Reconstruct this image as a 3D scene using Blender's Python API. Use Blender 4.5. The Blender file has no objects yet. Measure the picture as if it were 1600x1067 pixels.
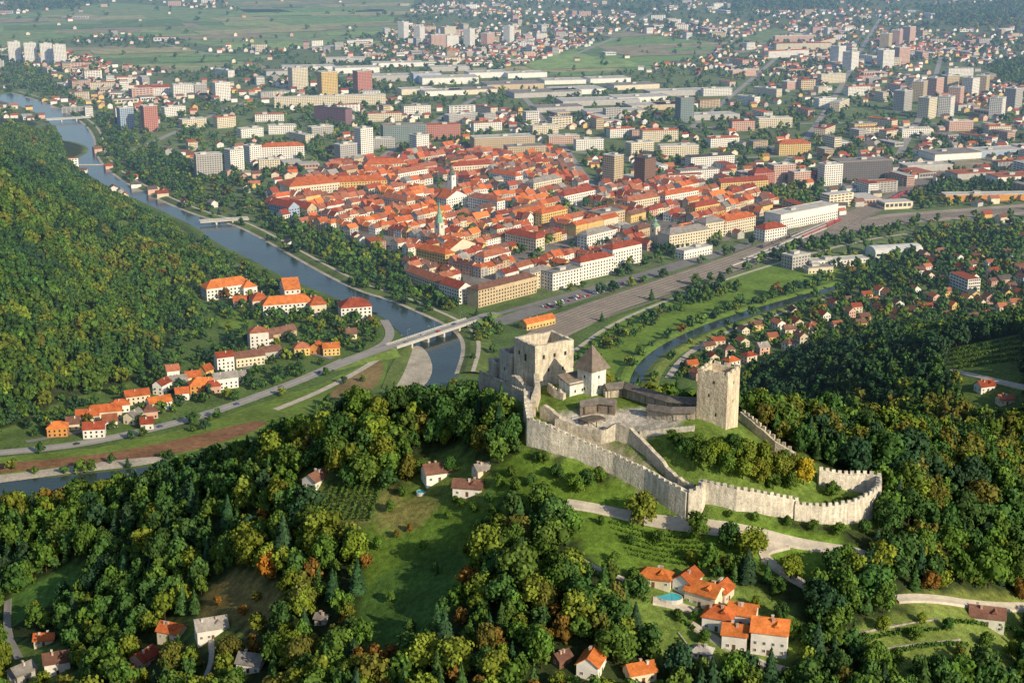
import bpy, math, random
import numpy as np
from mathutils import Vector
R=math.radians; cos=math.cos; sin=math.sin
rng=np.random.default_rng(11); rnd=random.Random(5)
scn=bpy.context.scene; COL=scn.collection
F=2340.0; H=365.0; PT=R(16.3); cp=cos(PT); sp=sin(PT)
def ray(px,py):
    u=(px-800)/F; v=(533.5-py)/F
    return (u, cp+v*sp, -sp+v*cp)
def P(px,py,z=0.0):
    d=ray(px,py); t=(z-H)/d[2]
    return (d[0]*t,d[1]*t,z)
def proj(x,y,z):
    zz=z-H; dep=y*cp-zz*sp; up=y*sp+zz*cp
    return 800+F*x/dep, 533.5-F*up/dep
# ------------------------------------------------------------ terrain heights
ctl=[(1122,668,160),(1000,655,153),(850,612,155),(800,606,149),(885,604,154),(905,625,155),(950,615,154),(1090,642,156),(825,690,143),(950,735,136),(1075,800,126),(1370,812,122),(1200,775,132),
(1180,730,140),(1290,755,132),(770,630,140),(740,655,136),(600,650,133),(480,690,112),(300,750,82),(150,800,55),(0,830,35),(-150,850,15),
(950,850,124),(950,950,112),(800,1067,98),(700,750,122),(700,850,110),(600,800,112),(600,950,92),(450,850,95),(450,1000,78),(300,900,68),
(300,1040,62),(150,900,44),(150,1050,42),(0,900,26),(0,1050,25),(-150,950,15),(1200,900,114),(1200,1000,104),(1100,1067,97),(1400,900,112),(1500,1000,98),
(1600,850,96),(1600,1000,88),(1500,800,108),(1500,720,112),(1350,700,125),(1600,760,92),(1750,800,80),(1750,1000,75),
(1330,560,28),(1450,535,45),(1600,520,60),(1450,580,50),(1450,640,45),(1600,640,55),(1330,610,32),(1600,700,60),(1750,560,80),
(0,640,8),(0,500,45),(0,400,72),(0,300,95),(0,250,70),(0,215,38),(0,185,8),(50,215,6),(100,320,42),(100,400,40),(100,500,30),(100,580,14),
(200,380,18),(200,470,18),(200,540,8),(-200,300,140),(-200,450,80),(-200,600,30),(300,440,8),(60,270,36),(260,400,10)]
pts=[P(*c) for c in ctl]
zero=[(100,690),(0,700),(200,650),(300,620),(360,570),(420,520),(450,590),(600,560),(720,600),(900,560),(1000,580),(700,480),(500,450),(400,440),(350,400),(250,345),(180,310),(115,262),(85,215),(40,178),(0,160),(20,140),
(1100,540),(1200,535),(1140,570),(1200,558),(1100,595),(1270,525),(1300,490),(1450,490),(1600,470),(900,450),(1100,480),(800,520),(330,460),(300,550),(-100,720),(130,640)]
pts+=[P(a,b,-4) for a,b in zero]
pts+=[(x,y,-4) for x,y in [(-450,2650),(0,2650),(500,2650),(-850,2700),(-700,2600),(900,2600),(0,1800),(400,1800),(900,1800),(-300,1900),(-300,2300),(500,1300),(800,1400),
(0,850),(60,850),(120,880),(-80,850),(-160,845),(-240,865),(-330,900),(-430,930),(-520,940),(180,960),(-60,950),(60,960),(-550,860)]]
pts+=[(-700,1300,150),(-900,1800,110),(-950,2300,30),(-800,1000,60),(200,800,62),(340,790,62),(450,850,85),(600,700,80),(0,380,80),(-200,380,55),(200,380,80),(-400,450,22),(450,400,70),(-450,640,15),(120,740,95),(20,740,90),(-80,750,75),(800,1000,120)]
C0=np.array(pts,float); CX=C0[:,:2]/100.0
def phi(a,b): return np.sqrt(((a[:,None,:]-b[None,:,:])**2).sum(2)+0.35**2)
n=len(CX); A=np.zeros((n+1,n+1)); A[:n,:n]=phi(CX,CX)-np.eye(n)*0.01; A[:n,n]=1; A[n,:n]=1
wts=np.linalg.solve(A,np.append(C0[:,2],0.0))
GX0,GX1,GY0,GY1,GS=-1000.,900.,300.,2700.,5.
gx=np.arange(GX0,GX1+1,GS); gy=np.arange(GY0,GY1+1,GS)
def sn(x,y,s,k=0.0):
    x=x/s+k*3.1; y=y/s-k*1.7
    return (np.sin(x+1.3*np.sin(y*0.9+k))+np.sin(y*1.13+1.1*np.sin(x*0.8-k))+np.sin((x+y)*0.71+k*2))/3
# a fold in the wooded left hill: a gully with a rib on its near side
FA=np.array(P(20,300,90)[:2]); FB=np.array(P(235,455,14)[:2]); FD=(FB-FA)/np.linalg.norm(FB-FA); FN=np.array([-FD[1],FD[0]]); FL=np.linalg.norm(FB-FA)
if FN[1]<0: FN=-FN
GZ=np.zeros((len(gy),len(gx)))
for j,yy in enumerate(gy):
    q=np.stack([gx,np.full_like(gx,yy)],1)/100.
    v=phi(q,CX)@wts[:n]+wts[n]
    v=v+np.clip(v/20,0,1)*(sn(gx,yy,14,.3)*.8+sn(gx,yy,33,.8)*1.4)
    rx=gx-FA[0]; ry=yy-FA[1]; al=(rx*FD[0]+ry*FD[1])/FL; of=rx*FN[0]+ry*FN[1]
    w_=np.clip((al+.35)*3,0,1)*np.clip((1.05-al)*3,0,1)*np.clip(v/25,0,1)
    v=v+w_*(-15*np.exp(-((of-12)/34)**2)+13*np.exp(-((of+52)/38)**2))
    GZ[j]=np.maximum(v,0)
fade=np.clip((2690-gy)/150,0,1)[:,None]; GZ*=fade
for _ in range(2):
    g=GZ.copy(); g[1:-1,1:-1]=(GZ[1:-1,1:-1]*4+GZ[:-2,1:-1]+GZ[2:,1:-1]+GZ[1:-1,:-2]+GZ[1:-1,2:])/8; GZ=np.where((GZ>0)|(g>1.0),g,0)
GZ=np.where(GZ<0.6,0,GZ)
def zf(x,y):
    x=np.asarray(x,float); y=np.asarray(y,float)
    fx=np.clip((x-GX0)/GS,0,len(gx)-1.001); fy=np.clip((y-GY0)/GS,0,len(gy)-1.001)
    i=fx.astype(int); j=fy.astype(int); a=fx-i; b=fy-j
    z=GZ[j,i]*(1-a)*(1-b)+GZ[j,i+1]*a*(1-b)+GZ[j+1,i]*(1-a)*b+GZ[j+1,i+1]*a*b
    return z
def hit(px,py):
    d=ray(px,py); t=np.linspace(330,3200,1800)
    x=d[0]*t; y=d[1]*t; z=H+d[2]*t
    dz=z-zf(x,y); k=np.argmax(dz<=0)
    if dz[k]>0: return P(px,py,0)
    if k==0: k=1
    f=dz[k-1]/(dz[k-1]-dz[k]+1e-9); tt=t[k-1]+f*(t[k]-t[k-1])
    x=d[0]*tt; y=d[1]*tt
    return (x,y,float(zf(x,y)))
def hidden(x,y,z,m=1.5):
    x=np.asarray(x,float);y=np.asarray(y,float);z=np.asarray(z,float); out=np.zeros(x.shape,bool)
    for t in np.linspace(.3,.985,60):
        out|= zf(x*t,y*t)>H+(z-H)*t+m
    return out
def inpoly(px,py,poly):
    px=np.asarray(px);py=np.asarray(py); r=np.zeros(px.shape,bool); m=len(poly)
    for i in range(m):
        x1,y1=poly[i];x2,y2=poly[(i+1)%m]
        if y1==y2: continue
        c=((y1>py)!=(y2>py))&(px<(x2-x1)*(py-y1)/(y2-y1)+x1); r^=c
    return r
def inany(px,py,L):
    r=np.zeros(np.asarray(px).shape,bool)
    for p in L: r|=inpoly(px,py,p)
    return r
# ------------------------------------------------------------ materials
hz=bpy.data.node_groups.new('painted_haze','ShaderNodeTree')  # haze painted into each material: bluish glow growing with distance from the origin
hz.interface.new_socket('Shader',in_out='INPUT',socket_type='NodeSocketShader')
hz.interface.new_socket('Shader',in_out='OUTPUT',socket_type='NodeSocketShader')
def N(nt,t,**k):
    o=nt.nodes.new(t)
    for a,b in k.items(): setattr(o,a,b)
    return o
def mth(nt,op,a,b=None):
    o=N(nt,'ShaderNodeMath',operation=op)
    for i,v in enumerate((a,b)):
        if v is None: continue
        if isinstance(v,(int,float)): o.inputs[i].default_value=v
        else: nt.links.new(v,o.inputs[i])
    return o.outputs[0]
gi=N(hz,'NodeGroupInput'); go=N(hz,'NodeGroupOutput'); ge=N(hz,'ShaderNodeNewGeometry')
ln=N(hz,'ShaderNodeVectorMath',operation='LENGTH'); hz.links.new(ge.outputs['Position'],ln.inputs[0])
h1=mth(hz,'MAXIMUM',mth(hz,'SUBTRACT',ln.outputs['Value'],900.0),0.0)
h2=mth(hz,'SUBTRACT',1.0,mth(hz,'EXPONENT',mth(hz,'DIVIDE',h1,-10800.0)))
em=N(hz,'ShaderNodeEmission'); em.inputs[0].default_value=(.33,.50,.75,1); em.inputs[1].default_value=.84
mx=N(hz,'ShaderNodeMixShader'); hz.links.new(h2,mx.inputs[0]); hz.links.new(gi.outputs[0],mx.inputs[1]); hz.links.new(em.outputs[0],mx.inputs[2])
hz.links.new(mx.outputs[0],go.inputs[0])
MATS={}
def mat(name,src='obj',const=(.5,.5,.5),rough=.9,noise=((.3,.2),),facade=False,spec=.15,bump=0.0,streak=0.0,water=False):
    m=bpy.data.materials.new(name); m.use_nodes=True; nt=m.node_tree; nt.nodes.clear(); L=nt.links
    out=N(nt,'ShaderNodeOutputMaterial'); geo=N(nt,'ShaderNodeNewGeometry')
    if src=='const':
        c=N(nt,'ShaderNodeRGB'); c.outputs[0].default_value=(*const,1); c=c.outputs[0]
    else:
        oi=N(nt,'ShaderNodeObjectInfo').outputs['Color']; c=oi
        if src=='both':
            at=N(nt,'ShaderNodeAttribute'); at.attribute_name='col'
            vm=N(nt,'ShaderNodeVectorMath',operation='MULTIPLY'); L.new(oi,vm.inputs[0]); L.new(at.outputs['Color'],vm.inputs[1]); c=vm.outputs[0]
    for s,a in noise:
        nz=N(nt,'ShaderNodeTexNoise'); nz.inputs['Scale'].default_value=s; nz.inputs['Detail'].default_value=3
        L.new(geo.outputs['Position'],nz.inputs['Vector'])
        mr=N(nt,'ShaderNodeMapRange'); mr.inputs[1].default_value=.3; mr.inputs[2].default_value=.7; mr.inputs[3].default_value=1-a; mr.inputs[4].default_value=1+a
        L.new(nz.outputs[0],mr.inputs[0])
        vm=N(nt,'ShaderNodeVectorMath',operation='SCALE'); L.new(c,vm.inputs[0]); L.new(mr.outputs[0],vm.inputs['Scale']); c=vm.outputs[0]
    if streak:
        mp=N(nt,'ShaderNodeMapping'); mp.inputs['Scale'].default_value=(.9,.9,.12); L.new(geo.outputs['Position'],mp.inputs[0])
        nz=N(nt,'ShaderNodeTexNoise'); nz.inputs['Scale'].default_value=1.0; nz.inputs['Detail'].default_value=5; L.new(mp.outputs[0],nz.inputs['Vector'])
        mr=N(nt,'ShaderNodeMapRange'); mr.inputs[1].default_value=.35; mr.inputs[2].default_value=.6; mr.inputs[3].default_value=1-streak; mr.inputs[4].default_value=1.08
        L.new(nz.outputs[0],mr.inputs[0])
        vm=N(nt,'ShaderNodeVectorMath',operation='SCALE'); L.new(c,vm.inputs[0]); L.new(mr.outputs[0],vm.inputs['Scale']); c=vm.outputs[0]
    if facade:
        uv=N(nt,'ShaderNodeUVMap'); sx=N(nt,'ShaderNodeSeparateXYZ'); L.new(uv.outputs[0],sx.inputs[0])
        def band(s,per,lo,hi):
            f=mth(nt,'FRACT',mth(nt,'DIVIDE',s,per)); return mth(nt,'MULTIPLY',mth(nt,'GREATER_THAN',f,lo),mth(nt,'LESS_THAN',f,hi))
        w=mth(nt,'MULTIPLY',band(sx.outputs[0],3.4,.22,.78),band(sx.outputs[1],3.0,.32,.82))
        mxr=N(nt,'ShaderNodeMix',data_type='RGBA'); L.new(w,mxr.inputs['Factor']); L.new(c,mxr.inputs['A']); mxr.inputs['B'].default_value=(.07,.08,.09,1); c=mxr.outputs['Result']
    b=N(nt,'ShaderNodeBsdfPrincipled'); L.new(c,b.inputs['Base Color']); b.inputs['Roughness'].default_value=rough; b.inputs['Specular IOR Level'].default_value=spec
    if bump or water:
        nz=N(nt,'ShaderNodeTexNoise'); nz.inputs['Scale'].default_value=.25 if water else 1.2; nz.inputs['Detail'].default_value=5; L.new(geo.outputs['Position'],nz.inputs['Vector'])
        bp=N(nt,'ShaderNodeBump'); bp.inputs['Strength'].default_value=.25 if water else bump; bp.inputs['Distance'].default_value=.5; L.new(nz.outputs[0],bp.inputs['Height']); L.new(bp.outputs[0],b.inputs['Normal'])
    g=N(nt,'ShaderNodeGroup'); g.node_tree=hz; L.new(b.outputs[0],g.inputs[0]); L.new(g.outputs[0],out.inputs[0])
    m.cycles.emission_sampling='NONE'
    MATS[name]=m; return m
M_ground=mat('ground_cover','both',noise=((.05,.25),(.4,.3),(1.6,.25)),bump=.5)
M_plaster=mat('plaster','obj',noise=((.25,.12),(1.5,.06)))
M_facade=mat('facade','obj',noise=((.2,.08),),facade=True)
M_roof=mat('roof_tile','obj',noise=((.25,.25),(1.3,.2)))
M_flat=mat('flat_roof','obj',noise=((.15,.2),(.8,.1)))
M_stone=mat('castle_stone','obj',noise=((.12,.16),(.6,.18),(2.5,.22)),bump=.5,streak=.24)
M_shingle=mat('wood_shingle','obj',noise=((.5,.25),(3,.2)))
M_glass=mat('window_glass','const',(.035,.04,.045),rough=.25,spec=.4,noise=())
M_frame=mat('painted_frame','const',(.65,.63,.58),noise=())
M_leaf=mat('foliage','both',noise=((.9,.18),),rough=.8,spec=.08)
M_bark=mat('bark','const',(.06,.045,.03))
M_stuffh=mat('building_mix','both',noise=((.25,.14),))
M_road=mat('asphalt','const',(.22,.215,.205),noise=((.1,.15),(.8,.1)))
M_main=mat('worn_asphalt','const',(.34,.325,.30),noise=((.1,.12),(.8,.1)))
M_path=mat('pale_gravel_path','const',(.50,.45,.37),noise=((.2,.15),(1,.12)))
M_gravel=mat('river_gravel','const',(.46,.41,.33),noise=((.06,.25),(.7,.25)))
M_ballast=mat('track_ballast','const',(.37,.315,.25),noise=((.05,.2),(.5,.2)))
M_rail=mat('rail_steel','const',(.56,.52,.46),rough=.4,noise=())
M_sleeper=mat('sleeper','const',(.145,.11,.085),noise=((.3,.3),))
M_grass=mat('meadow_grass','obj',noise=((.03,.28),(.25,.25),(1.2,.2)))
M_water=mat('river_water','const',(.035,.055,.05),rough=.16,spec=.28,noise=((.02,.35),),water=True)
M_pool=mat('pool_water','const',(.04,.46,.58),rough=.1,spec=.5,noise=())
M_white=mat('white_paint','const',(.78,.77,.73),noise=((.3,.08),))
M_conc=mat('concrete','const',(.52,.50,.45),noise=((.2,.12),(1,.1)))
M_car=mat('car_paint','obj',rough=.3,spec=.5,noise=())
M_tyre=mat('tyre_rubber','const',(.02,.02,.02),noise=())
M_metal=mat('grey_metal','const',(.3,.3,.3),rough=.5,noise=())
# ------------------------------------------------------------ object helpers
AUTO=[]
def mesh(name,V,Fc,m,uv=False):
    me=bpy.data.meshes.new(name); me.from_pydata([tuple(v) for v in V],[],[tuple(f) for f in Fc]); me.materials.append(m)
    if uv:
        ul=me.uv_layers.new(name='UVMap')
        for p in me.polygons:
            nn=p.normal; tx,ty=-nn.y,nn.x; k=math.hypot(tx,ty)
            if k<.3: continue
            for li in p.loop_indices:
                co=me.vertices[me.loops[li].vertex_index].co; ul.data[li].uv=((co.x*tx+co.y*ty)/k+500.0,co.z)
    me.update(); return me
def link(name,me,parent=None,loc=(0,0,0),rot=0,scale=(1,1,1),color=None):
    o=bpy.data.objects.new(name,me); COL.objects.link(o); o.location=loc; o.rotation_euler=(0,0,rot); o.scale=scale
    if parent: o.parent=parent
    if color is not None: o.color=(*[float(q) for q in color],1)
    return o
def thing(name,label,cat,loc,rot=0,group=None):
    o=bpy.data.objects.new(name,None); COL.objects.link(o); o.location=loc; o.rotation_euler=(0,0,rot); o.empty_display_size=1
    if label: o['label']=label
    o['category']=cat
    if group: o['group']=group
    return o
def auto(o,desc,x,y,z):
    px,py=proj(x,y,z); AUTO.append((o,desc,px,py))
def struct(o): o['kind']='structure'; return o
def boxvf(x0,x1,y0,y1,z0,z1):
    return [(x0,y0,z0),(x1,y0,z0),(x1,y1,z0),(x0,y1,z0),(x0,y0,z1),(x1,y0,z1),(x1,y1,z1),(x0,y1,z1)],[(0,1,5,4),(1,2,6,5),(2,3,7,6),(3,0,4,7),(4,5,6,7),(3,2,1,0)]
class MB:
    def __init__(s): s.v=[]; s.f=[]
    def add(s,V,Fc):
        b=len(s.v); s.v+=[tuple(v) for v in V]; s.f+=[tuple(i+b for i in f) for f in Fc]
    def box(s,x0,x1,y0,y1,z0,z1): s.add(*boxvf(x0,x1,y0,y1,z0,z1))
    def obox(s,c,w,d,h,a,z0=0):
        V,Fc=boxvf(-w/2,w/2,-d/2,d/2,z0,h); ca,sa=cos(a),sin(a)
        s.add([(c[0]+x*ca-y*sa,c[1]+x*sa+y*ca,c[2]+z) for x,y,z in V],Fc)
    def cyl(s,p,q,r0,r1,n=6):
        p=Vector(p);q=Vector(q);d=(q-p).normalized(); u=d.orthogonal().normalized(); w=d.cross(u); V=[]
        for c,r in ((p,r0),(q,r1)):
            for i in range(n):
                a=2*math.pi*i/n; V.append(c+u*(r*cos(a))+w*(r*sin(a)))
        Fc=[(i,(i+1)%n,n+(i+1)%n,n+i) for i in range(n)]+[tuple(range(n-1,-1,-1)),tuple(range(n,2*n))]
        s.add(V,Fc)
    def obj(s,name,m,parent=None,color=None,loc=(0,0,0),rot=0,uv=False): return link(name,mesh(name,s.v,s.f,m,uv),parent,loc,rot,color=color)
def resample(pl,step):
    out=[]; 
    for a,b in zip(pl[:-1],pl[1:]):
        a=np.array(a,float);b=np.array(b,float);k=max(1,int(np.linalg.norm((b-a)[:2])/step))
        for i in range(k): out.append(a+(b-a)*i/k)
    out.append(np.array(pl[-1],float)); return out
def smooth(pl,it=2):
    for _ in range(it):
        q=[np.array(pl[0],float)]
        for a,b in zip(pl[:-1],pl[1:]):
            a=np.array(a,float);b=np.array(b,float); q+= [a*.75+b*.25,a*.25+b*.75]
        q.append(np.array(pl[-1],float)); pl=q
    return pl
def normals2(pl):
    out=[]
    for i in range(len(pl)):
        a=pl[max(0,i-1)];b=pl[min(len(pl)-1,i+1)]; d=(b-a)[:2]; d=d/(np.linalg.norm(d)+1e-9); out.append(np.array([d[1],-d[0]]))
    return out
def profile(name,pl,prof,m,parent=None,color=None):
    """sweep a profile [(offset to the right, dz)] along a world polyline"""
    nn=normals2(pl); V=[];Fc=[];k=len(prof)
    for p,n_ in zip(pl,nn):
        for o,dz in prof: V.append((p[0]+n_[0]*o,p[1]+n_[1]*o,p[2]+dz))
    for i in range(len(pl)-1):
        for j in range(k-1): Fc.append((i*k+j,i*k+j+1,(i+1)*k+j+1,(i+1)*k+j))
    me=mesh(name,V,Fc,m)
    return link(name,me,parent,color=color)
ROADPTS=[]
def vroad(name,pix,width,m,z=.3,step=15,keep=True):
    pl=smooth([np.array(P(a,b,z)) for a,b in pix]); 
    if keep: ROADPTS.extend([(p[0],p[1],width/2+3) for p in resample(pl,8)])
    return struct(profile(name,pl,[(-width/2,0),(width/2,0)],m))
HROAD=[]
def hroad(name,pix,width,m,dz=.3):
    pl=resample(smooth([np.array(hit(a,b)) for a,b in pix]),2.5); nn=normals2(pl); V=[];Fc=[]
    offs=(-width/2-.5,-width/2,-width/4,0,width/4,width/2,width/2+.5)
    for p,n_ in zip(pl,nn):
        mid=float(zf(p[0],p[1])); zs=[float(zf(p[0]+n_[0]*o,p[1]+n_[1]*o)) for o in offs]
        for k,(o,z) in enumerate(zip(offs,zs)):
            e=dz+.08 if 0<k<6 else -.5
            V.append((p[0]+n_[0]*o,p[1]+n_[1]*o,max(z,.6*z+.4*mid)+e))
    for i in range(len(pl)-1):
        for j in range(6): Fc.append((i*7+j,i*7+j+1,i*7+8+j,i*7+7+j))
    ROADPTS.extend([(p[0],p[1],width/2+2.5) for p in pl]); HROAD.extend([(p[0],p[1],p[2]) for p in pl[::2]])
    return struct(link(name,mesh(name,V,Fc,m)))
def sheet(name,pix,z,m,color=None):
    V=[P(a,b,z) for a,b in pix]; me=mesh(name,V,[tuple(range(len(V)))],m)
    if me.polygons[0].normal.z<0: me.flip_normals()
    return struct(link(name,me,color=color))
# ------------------------------------------------------------ pixel regions
CASTLE=[(752,600),(770,575),(800,540),(900,540),(950,590),(1095,620),(1160,635),(1225,695),(1290,735),(1375,758),(1378,825),(1240,815),(1100,805),(1060,812),(1000,770),(900,722),(815,700),(812,650)]
MEAD=[[(590,775),(640,765),(700,775),(780,785),(785,830),(755,880),(715,940),(650,1010),(590,1035),(560,1010),(555,950),(575,890),(560,830)],
[(480,765),(600,755),(610,770),(590,815),(500,820)],
[(760,735),(820,705),(900,722),(1000,775),(1075,810),(1240,822),(1340,850),(1345,880),(1260,905),(1200,895),(1120,885),(1010,885),(940,900),(905,850),(870,805),(800,790),(760,770)],
[(650,715),(720,700),(770,730),(780,790),(640,785),(640,750)],
[(980,890),(1080,880),(1250,950),(1250,1040),(1180,1050),(1040,1045),(960,920)],
[(1330,975),(1480,945),(1600,965),(1600,1067),(1420,1067),(1340,1030)],
[(1395,925),(1600,925),(1600,960),(1395,950)],
[(5,935),(120,880),(135,900),(60,955),(10,985)],
[(320,930),(370,890),(440,925),(420,985),(300,970)],
[(20,1000),(110,1010),(120,1067),(0,1067)],
[(240,975),(350,965),(380,1000),(300,1010)],[(470,740),(520,740),(520,765),(470,765)],
[(1470,570),(1480,545),(1600,520),(1600,645),(1520,640)],
[(330,480),(400,490),(385,525),(345,515)],[(280,575),(330,560),(325,590),(290,595)],[(170,345),(215,345),(215,365),(180,370)]]
OLD=[(420,325),(445,285),(560,255),(640,250),(700,235),(870,240),(940,290),(1090,290),(1200,300),(1210,330),(1140,375),(1000,395),(900,425),(800,440),(730,462),(640,432),(640,402),(560,375),(430,345)]
FIELDS=[[(0,25),(180,5),(330,15),(600,15),(625,45),(560,62),(430,80),(330,72),(200,52),(90,64),(0,78)],[(90,74),(260,78),(400,88),(450,85),(300,114),(180,104)],
[(800,112),(860,88),(950,62),(965,48),(1060,60),(1140,70),(1095,92),(1000,108),(900,120)],[(330,-5),(650,-5),(640,22),(400,28)],[(1150,62),(1210,45),(1240,50),(1190,75)],[(1430,250),(1530,240),(1560,262),(1450,275)]]
WOODS=[[(1430,12),(1610,0),(1610,42),(1480,42)],[(1130,0),(1310,0),(1310,16),(1140,20)],[(1540,105),(1620,85),(1620,140),(1560,130)],[(0,0),(160,-5),(120,14),(0,20)]]
RIVT=[(20,146),(80,163),(130,190),(150,215),(150,240),(165,262),(195,285),(240,308),(290,330),(335,345),(370,352),(420,378),(470,407),(520,435),(570,458),(610,468),(660,490),(700,508),(722,525),(728,548),(716,585)]
RIVH=[(-20,152),(50,172),(86,197),(100,232),(122,264),(166,292),(212,312),(260,334),(308,357),(338,382),(378,399),(428,427),(473,447),(518,464),(545,478),(590,490),(620,515),(640,535),(660,545),(672,575)]
RIVLOW_A=[(672,575),(650,610),(560,660),(420,700),(250,727),(120,742),(0,752),(-150,765)]
RIVLOW_B=[(716,585),(690,640),(600,700),(420,760),(250,780),(100,785),(0,788),(-150,800)]
VOGA=[(1315,444),(1230,467),(1150,490),(1080,515),(1022,545),(990,573),(978,610)]
VOGB=[(1315,450),(1235,475),(1160,499),(1095,522),(1040,550),(1010,578),(1000,612)]
RIVER=RIVT+RIVLOW_B+RIVLOW_A[::-1]+RIVH[::-1]
RIVUP=RIVT+RIVH[::-1]
VOG=VOGA+VOGB[::-1]
RAIL=[(812,530),(862,493),(1000,447),(1060,427),(1180,385),(1290,344),(1345,324),(1398,299),(1470,265),(1478,270),(1415,308),(1350,341),(1290,368),(1200,406),(1075,446),(955,491),(872,533)]
RAIL2=[(1290,355),(1380,335),(1480,328),(1610,318),(1610,335),(1480,344),(1380,352),(1290,374)]
LEVEE=[(880,560),(960,498),(1080,452),(1200,412),(1310,412),(1320,442),(1150,487),(1000,545),(970,600)]
FLOOD=[(-60,720),(150,700),(300,668),(400,632),(500,600),(610,550),(600,600),(480,650),(380,690),(250,715),(0,745),(-60,750)]
STREET=[(765,500),(820,482),(900,457),(1000,430),(1080,405),(1180,378),(1170,386),(1000,440),(860,485),(775,512)]
TREEV=[[(155,190),(230,225),(330,275),(365,300),(355,325),(300,318),(220,290),(170,255)],[(400,330),(480,347),(560,385),(640,405),(650,435),(720,475),(700,490),(600,455),(500,405),(400,352)],
[(880,572),(960,520),(1060,478),(1150,448),(1160,454),(1060,492),(970,540),(930,575)],[(1050,468),(1130,440),(1125,465),(1060,488)],[(1440,360),(1600,345),(1600,405),(1460,430),(1320,450)],
[(320,395),(440,425),(480,455),(440,460),(330,425)],[(738,490),(775,485),(790,525),(745,535)],[(1180,300),(1290,290),(1280,330),(1220,320)],[(0,85),(60,110),(130,165),(60,150),(0,130)],
[(480,500),(600,500),(600,520),(500,520)],[(300,650),(480,575),(480,590),(320,660)],[(1270,470),(1330,430),(1600,400),(1600,440),(1330,470)],[(870,478),(1000,436),(1003,440),(874,483)],
[(970,590),(985,560),(1040,527),(1150,480),(1290,440),(1292,445),(1150,487),(1046,535),(990,580)],[(1018,580),(1050,552),(1110,522),(1240,480),(1300,462),(1305,468),(1240,488),(1110,530),(1055,562)],
[(1185,405),(1300,374),(1400,356),(1440,356),(1330,382),(1200,415)],[(1400,318),(1470,285),(1600,290),(1600,312),(1480,324)]]
# ------------------------------------------------------------ ground sheet
xs=np.concatenate([[-25000,-12000,-6000,-3500,-2000,-1400],gx,[1300,2000,3500,6000,12000,25000]])
ys=np.concatenate([[-4000,-1000,0,150],gy,[2900,3200,3600,4200,5000,6000,7000,8000,9000,10000,11500,13000,15000,18000,22000,28000]])
XX,YY=np.meshgrid(xs,ys); ZZ=zf(XX,YY)
far=np.clip((YY-7500)/6000,0,1); ZZ=np.where(YY>2690,far*(140+120*sn(XX,YY,1500,.4)),ZZ)
px,py=proj(XX,np.maximum(YY,250),ZZ)
hid=hidden(XX,YY,ZZ)
c=np.zeros(XX.shape+(3,)); n1=sn(XX,YY,40,.2)[...,None]; n2=sn(XX,YY,150,1.2)[...,None]
c[:]=np.array([.145,.195,.07])*(1+.2*n2)
c[(YY<1400)]=(.10,.16,.042)
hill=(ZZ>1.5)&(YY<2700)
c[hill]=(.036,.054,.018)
vis=~hid
for k,p in enumerate(MEAD):
    m=inpoly(px,py,p)&vis&hill
    base=[(.115,.195,.028),(.17,.19,.06),(.120,.205,.028),(.13,.19,.04),(.13,.19,.04),(.15,.20,.045),(.15,.18,.045),(.08,.16,.035),(.21,.17,.06)][k] if k<9 else (.12,.18,.04)
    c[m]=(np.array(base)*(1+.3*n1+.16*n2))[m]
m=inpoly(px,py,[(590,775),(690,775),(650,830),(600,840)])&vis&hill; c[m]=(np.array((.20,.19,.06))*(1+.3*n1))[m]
m=inpoly(px,py,[(700,850),(740,880),(700,950),(640,1010),(560,1030),(550,940),(620,880)])&vis&hill; c[m]=(np.array((.070,.140,.028))*(1+.25*n1))[m]  # tree shadow on the lower meadow painted into the ground colour
c[inpoly(px,py,CASTLE)&vis&hill]=(.12,.185,.035)
c[inpoly(px,py,[(925,648),(1000,638),(1066,652),(1055,670),(990,680),(880,674),(850,650),(895,640)])&vis&hill]=(.50,.46,.40)
c[inpoly(px,py,[(860,670),(935,675),(960,690),(1010,735),(1060,775),(1040,780),(960,725),(860,695)])&vis&hill]=(.33,.30,.22)
c[(~hill)&(YY>1350)&(YY<2700)&inpoly(px,py,OLD)]=(.21,.195,.17)
c=np.clip(c,0.01,.6)
nv=XX.size; V=np.stack([XX.ravel(),YY.ravel(),ZZ.ravel()],1)
nx=len(xs); ny=len(ys); ii=(np.arange(ny-1)[:,None]*nx+np.arange(nx-1)[None,:]).ravel()
Q=np.stack([ii,ii+1,ii+nx+1,ii+nx],1)
def npmesh(name,V,Fc,C,m,dom='FACE'):
    me=bpy.data.meshes.new(name); k=Fc.shape[1]
    me.vertices.add(len(V)); me.vertices.foreach_set('co',np.ascontiguousarray(V,np.float32).ravel())
    me.loops.add(Fc.size); me.loops.foreach_set('vertex_index',np.ascontiguousarray(Fc,np.int32).ravel())
    me.polygons.add(len(Fc)); me.polygons.foreach_set('loop_start',np.arange(0,Fc.size,k,dtype=np.int32))
    at=me.attributes.new('col','FLOAT_COLOR',dom); CC=np.ones((len(C),4),np.float32); CC[:,:3]=C; at.data.foreach_set('color',CC.ravel())
    me.materials.append(m); me.update(calc_edges=True); me.validate(); return me
me=npmesh('ground',V,Q,c.reshape(-1,3),M_ground,'POINT'); me.polygons.foreach_set('use_smooth',np.ones(len(me.polygons),bool)); gr=struct(link('ground',me))
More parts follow.
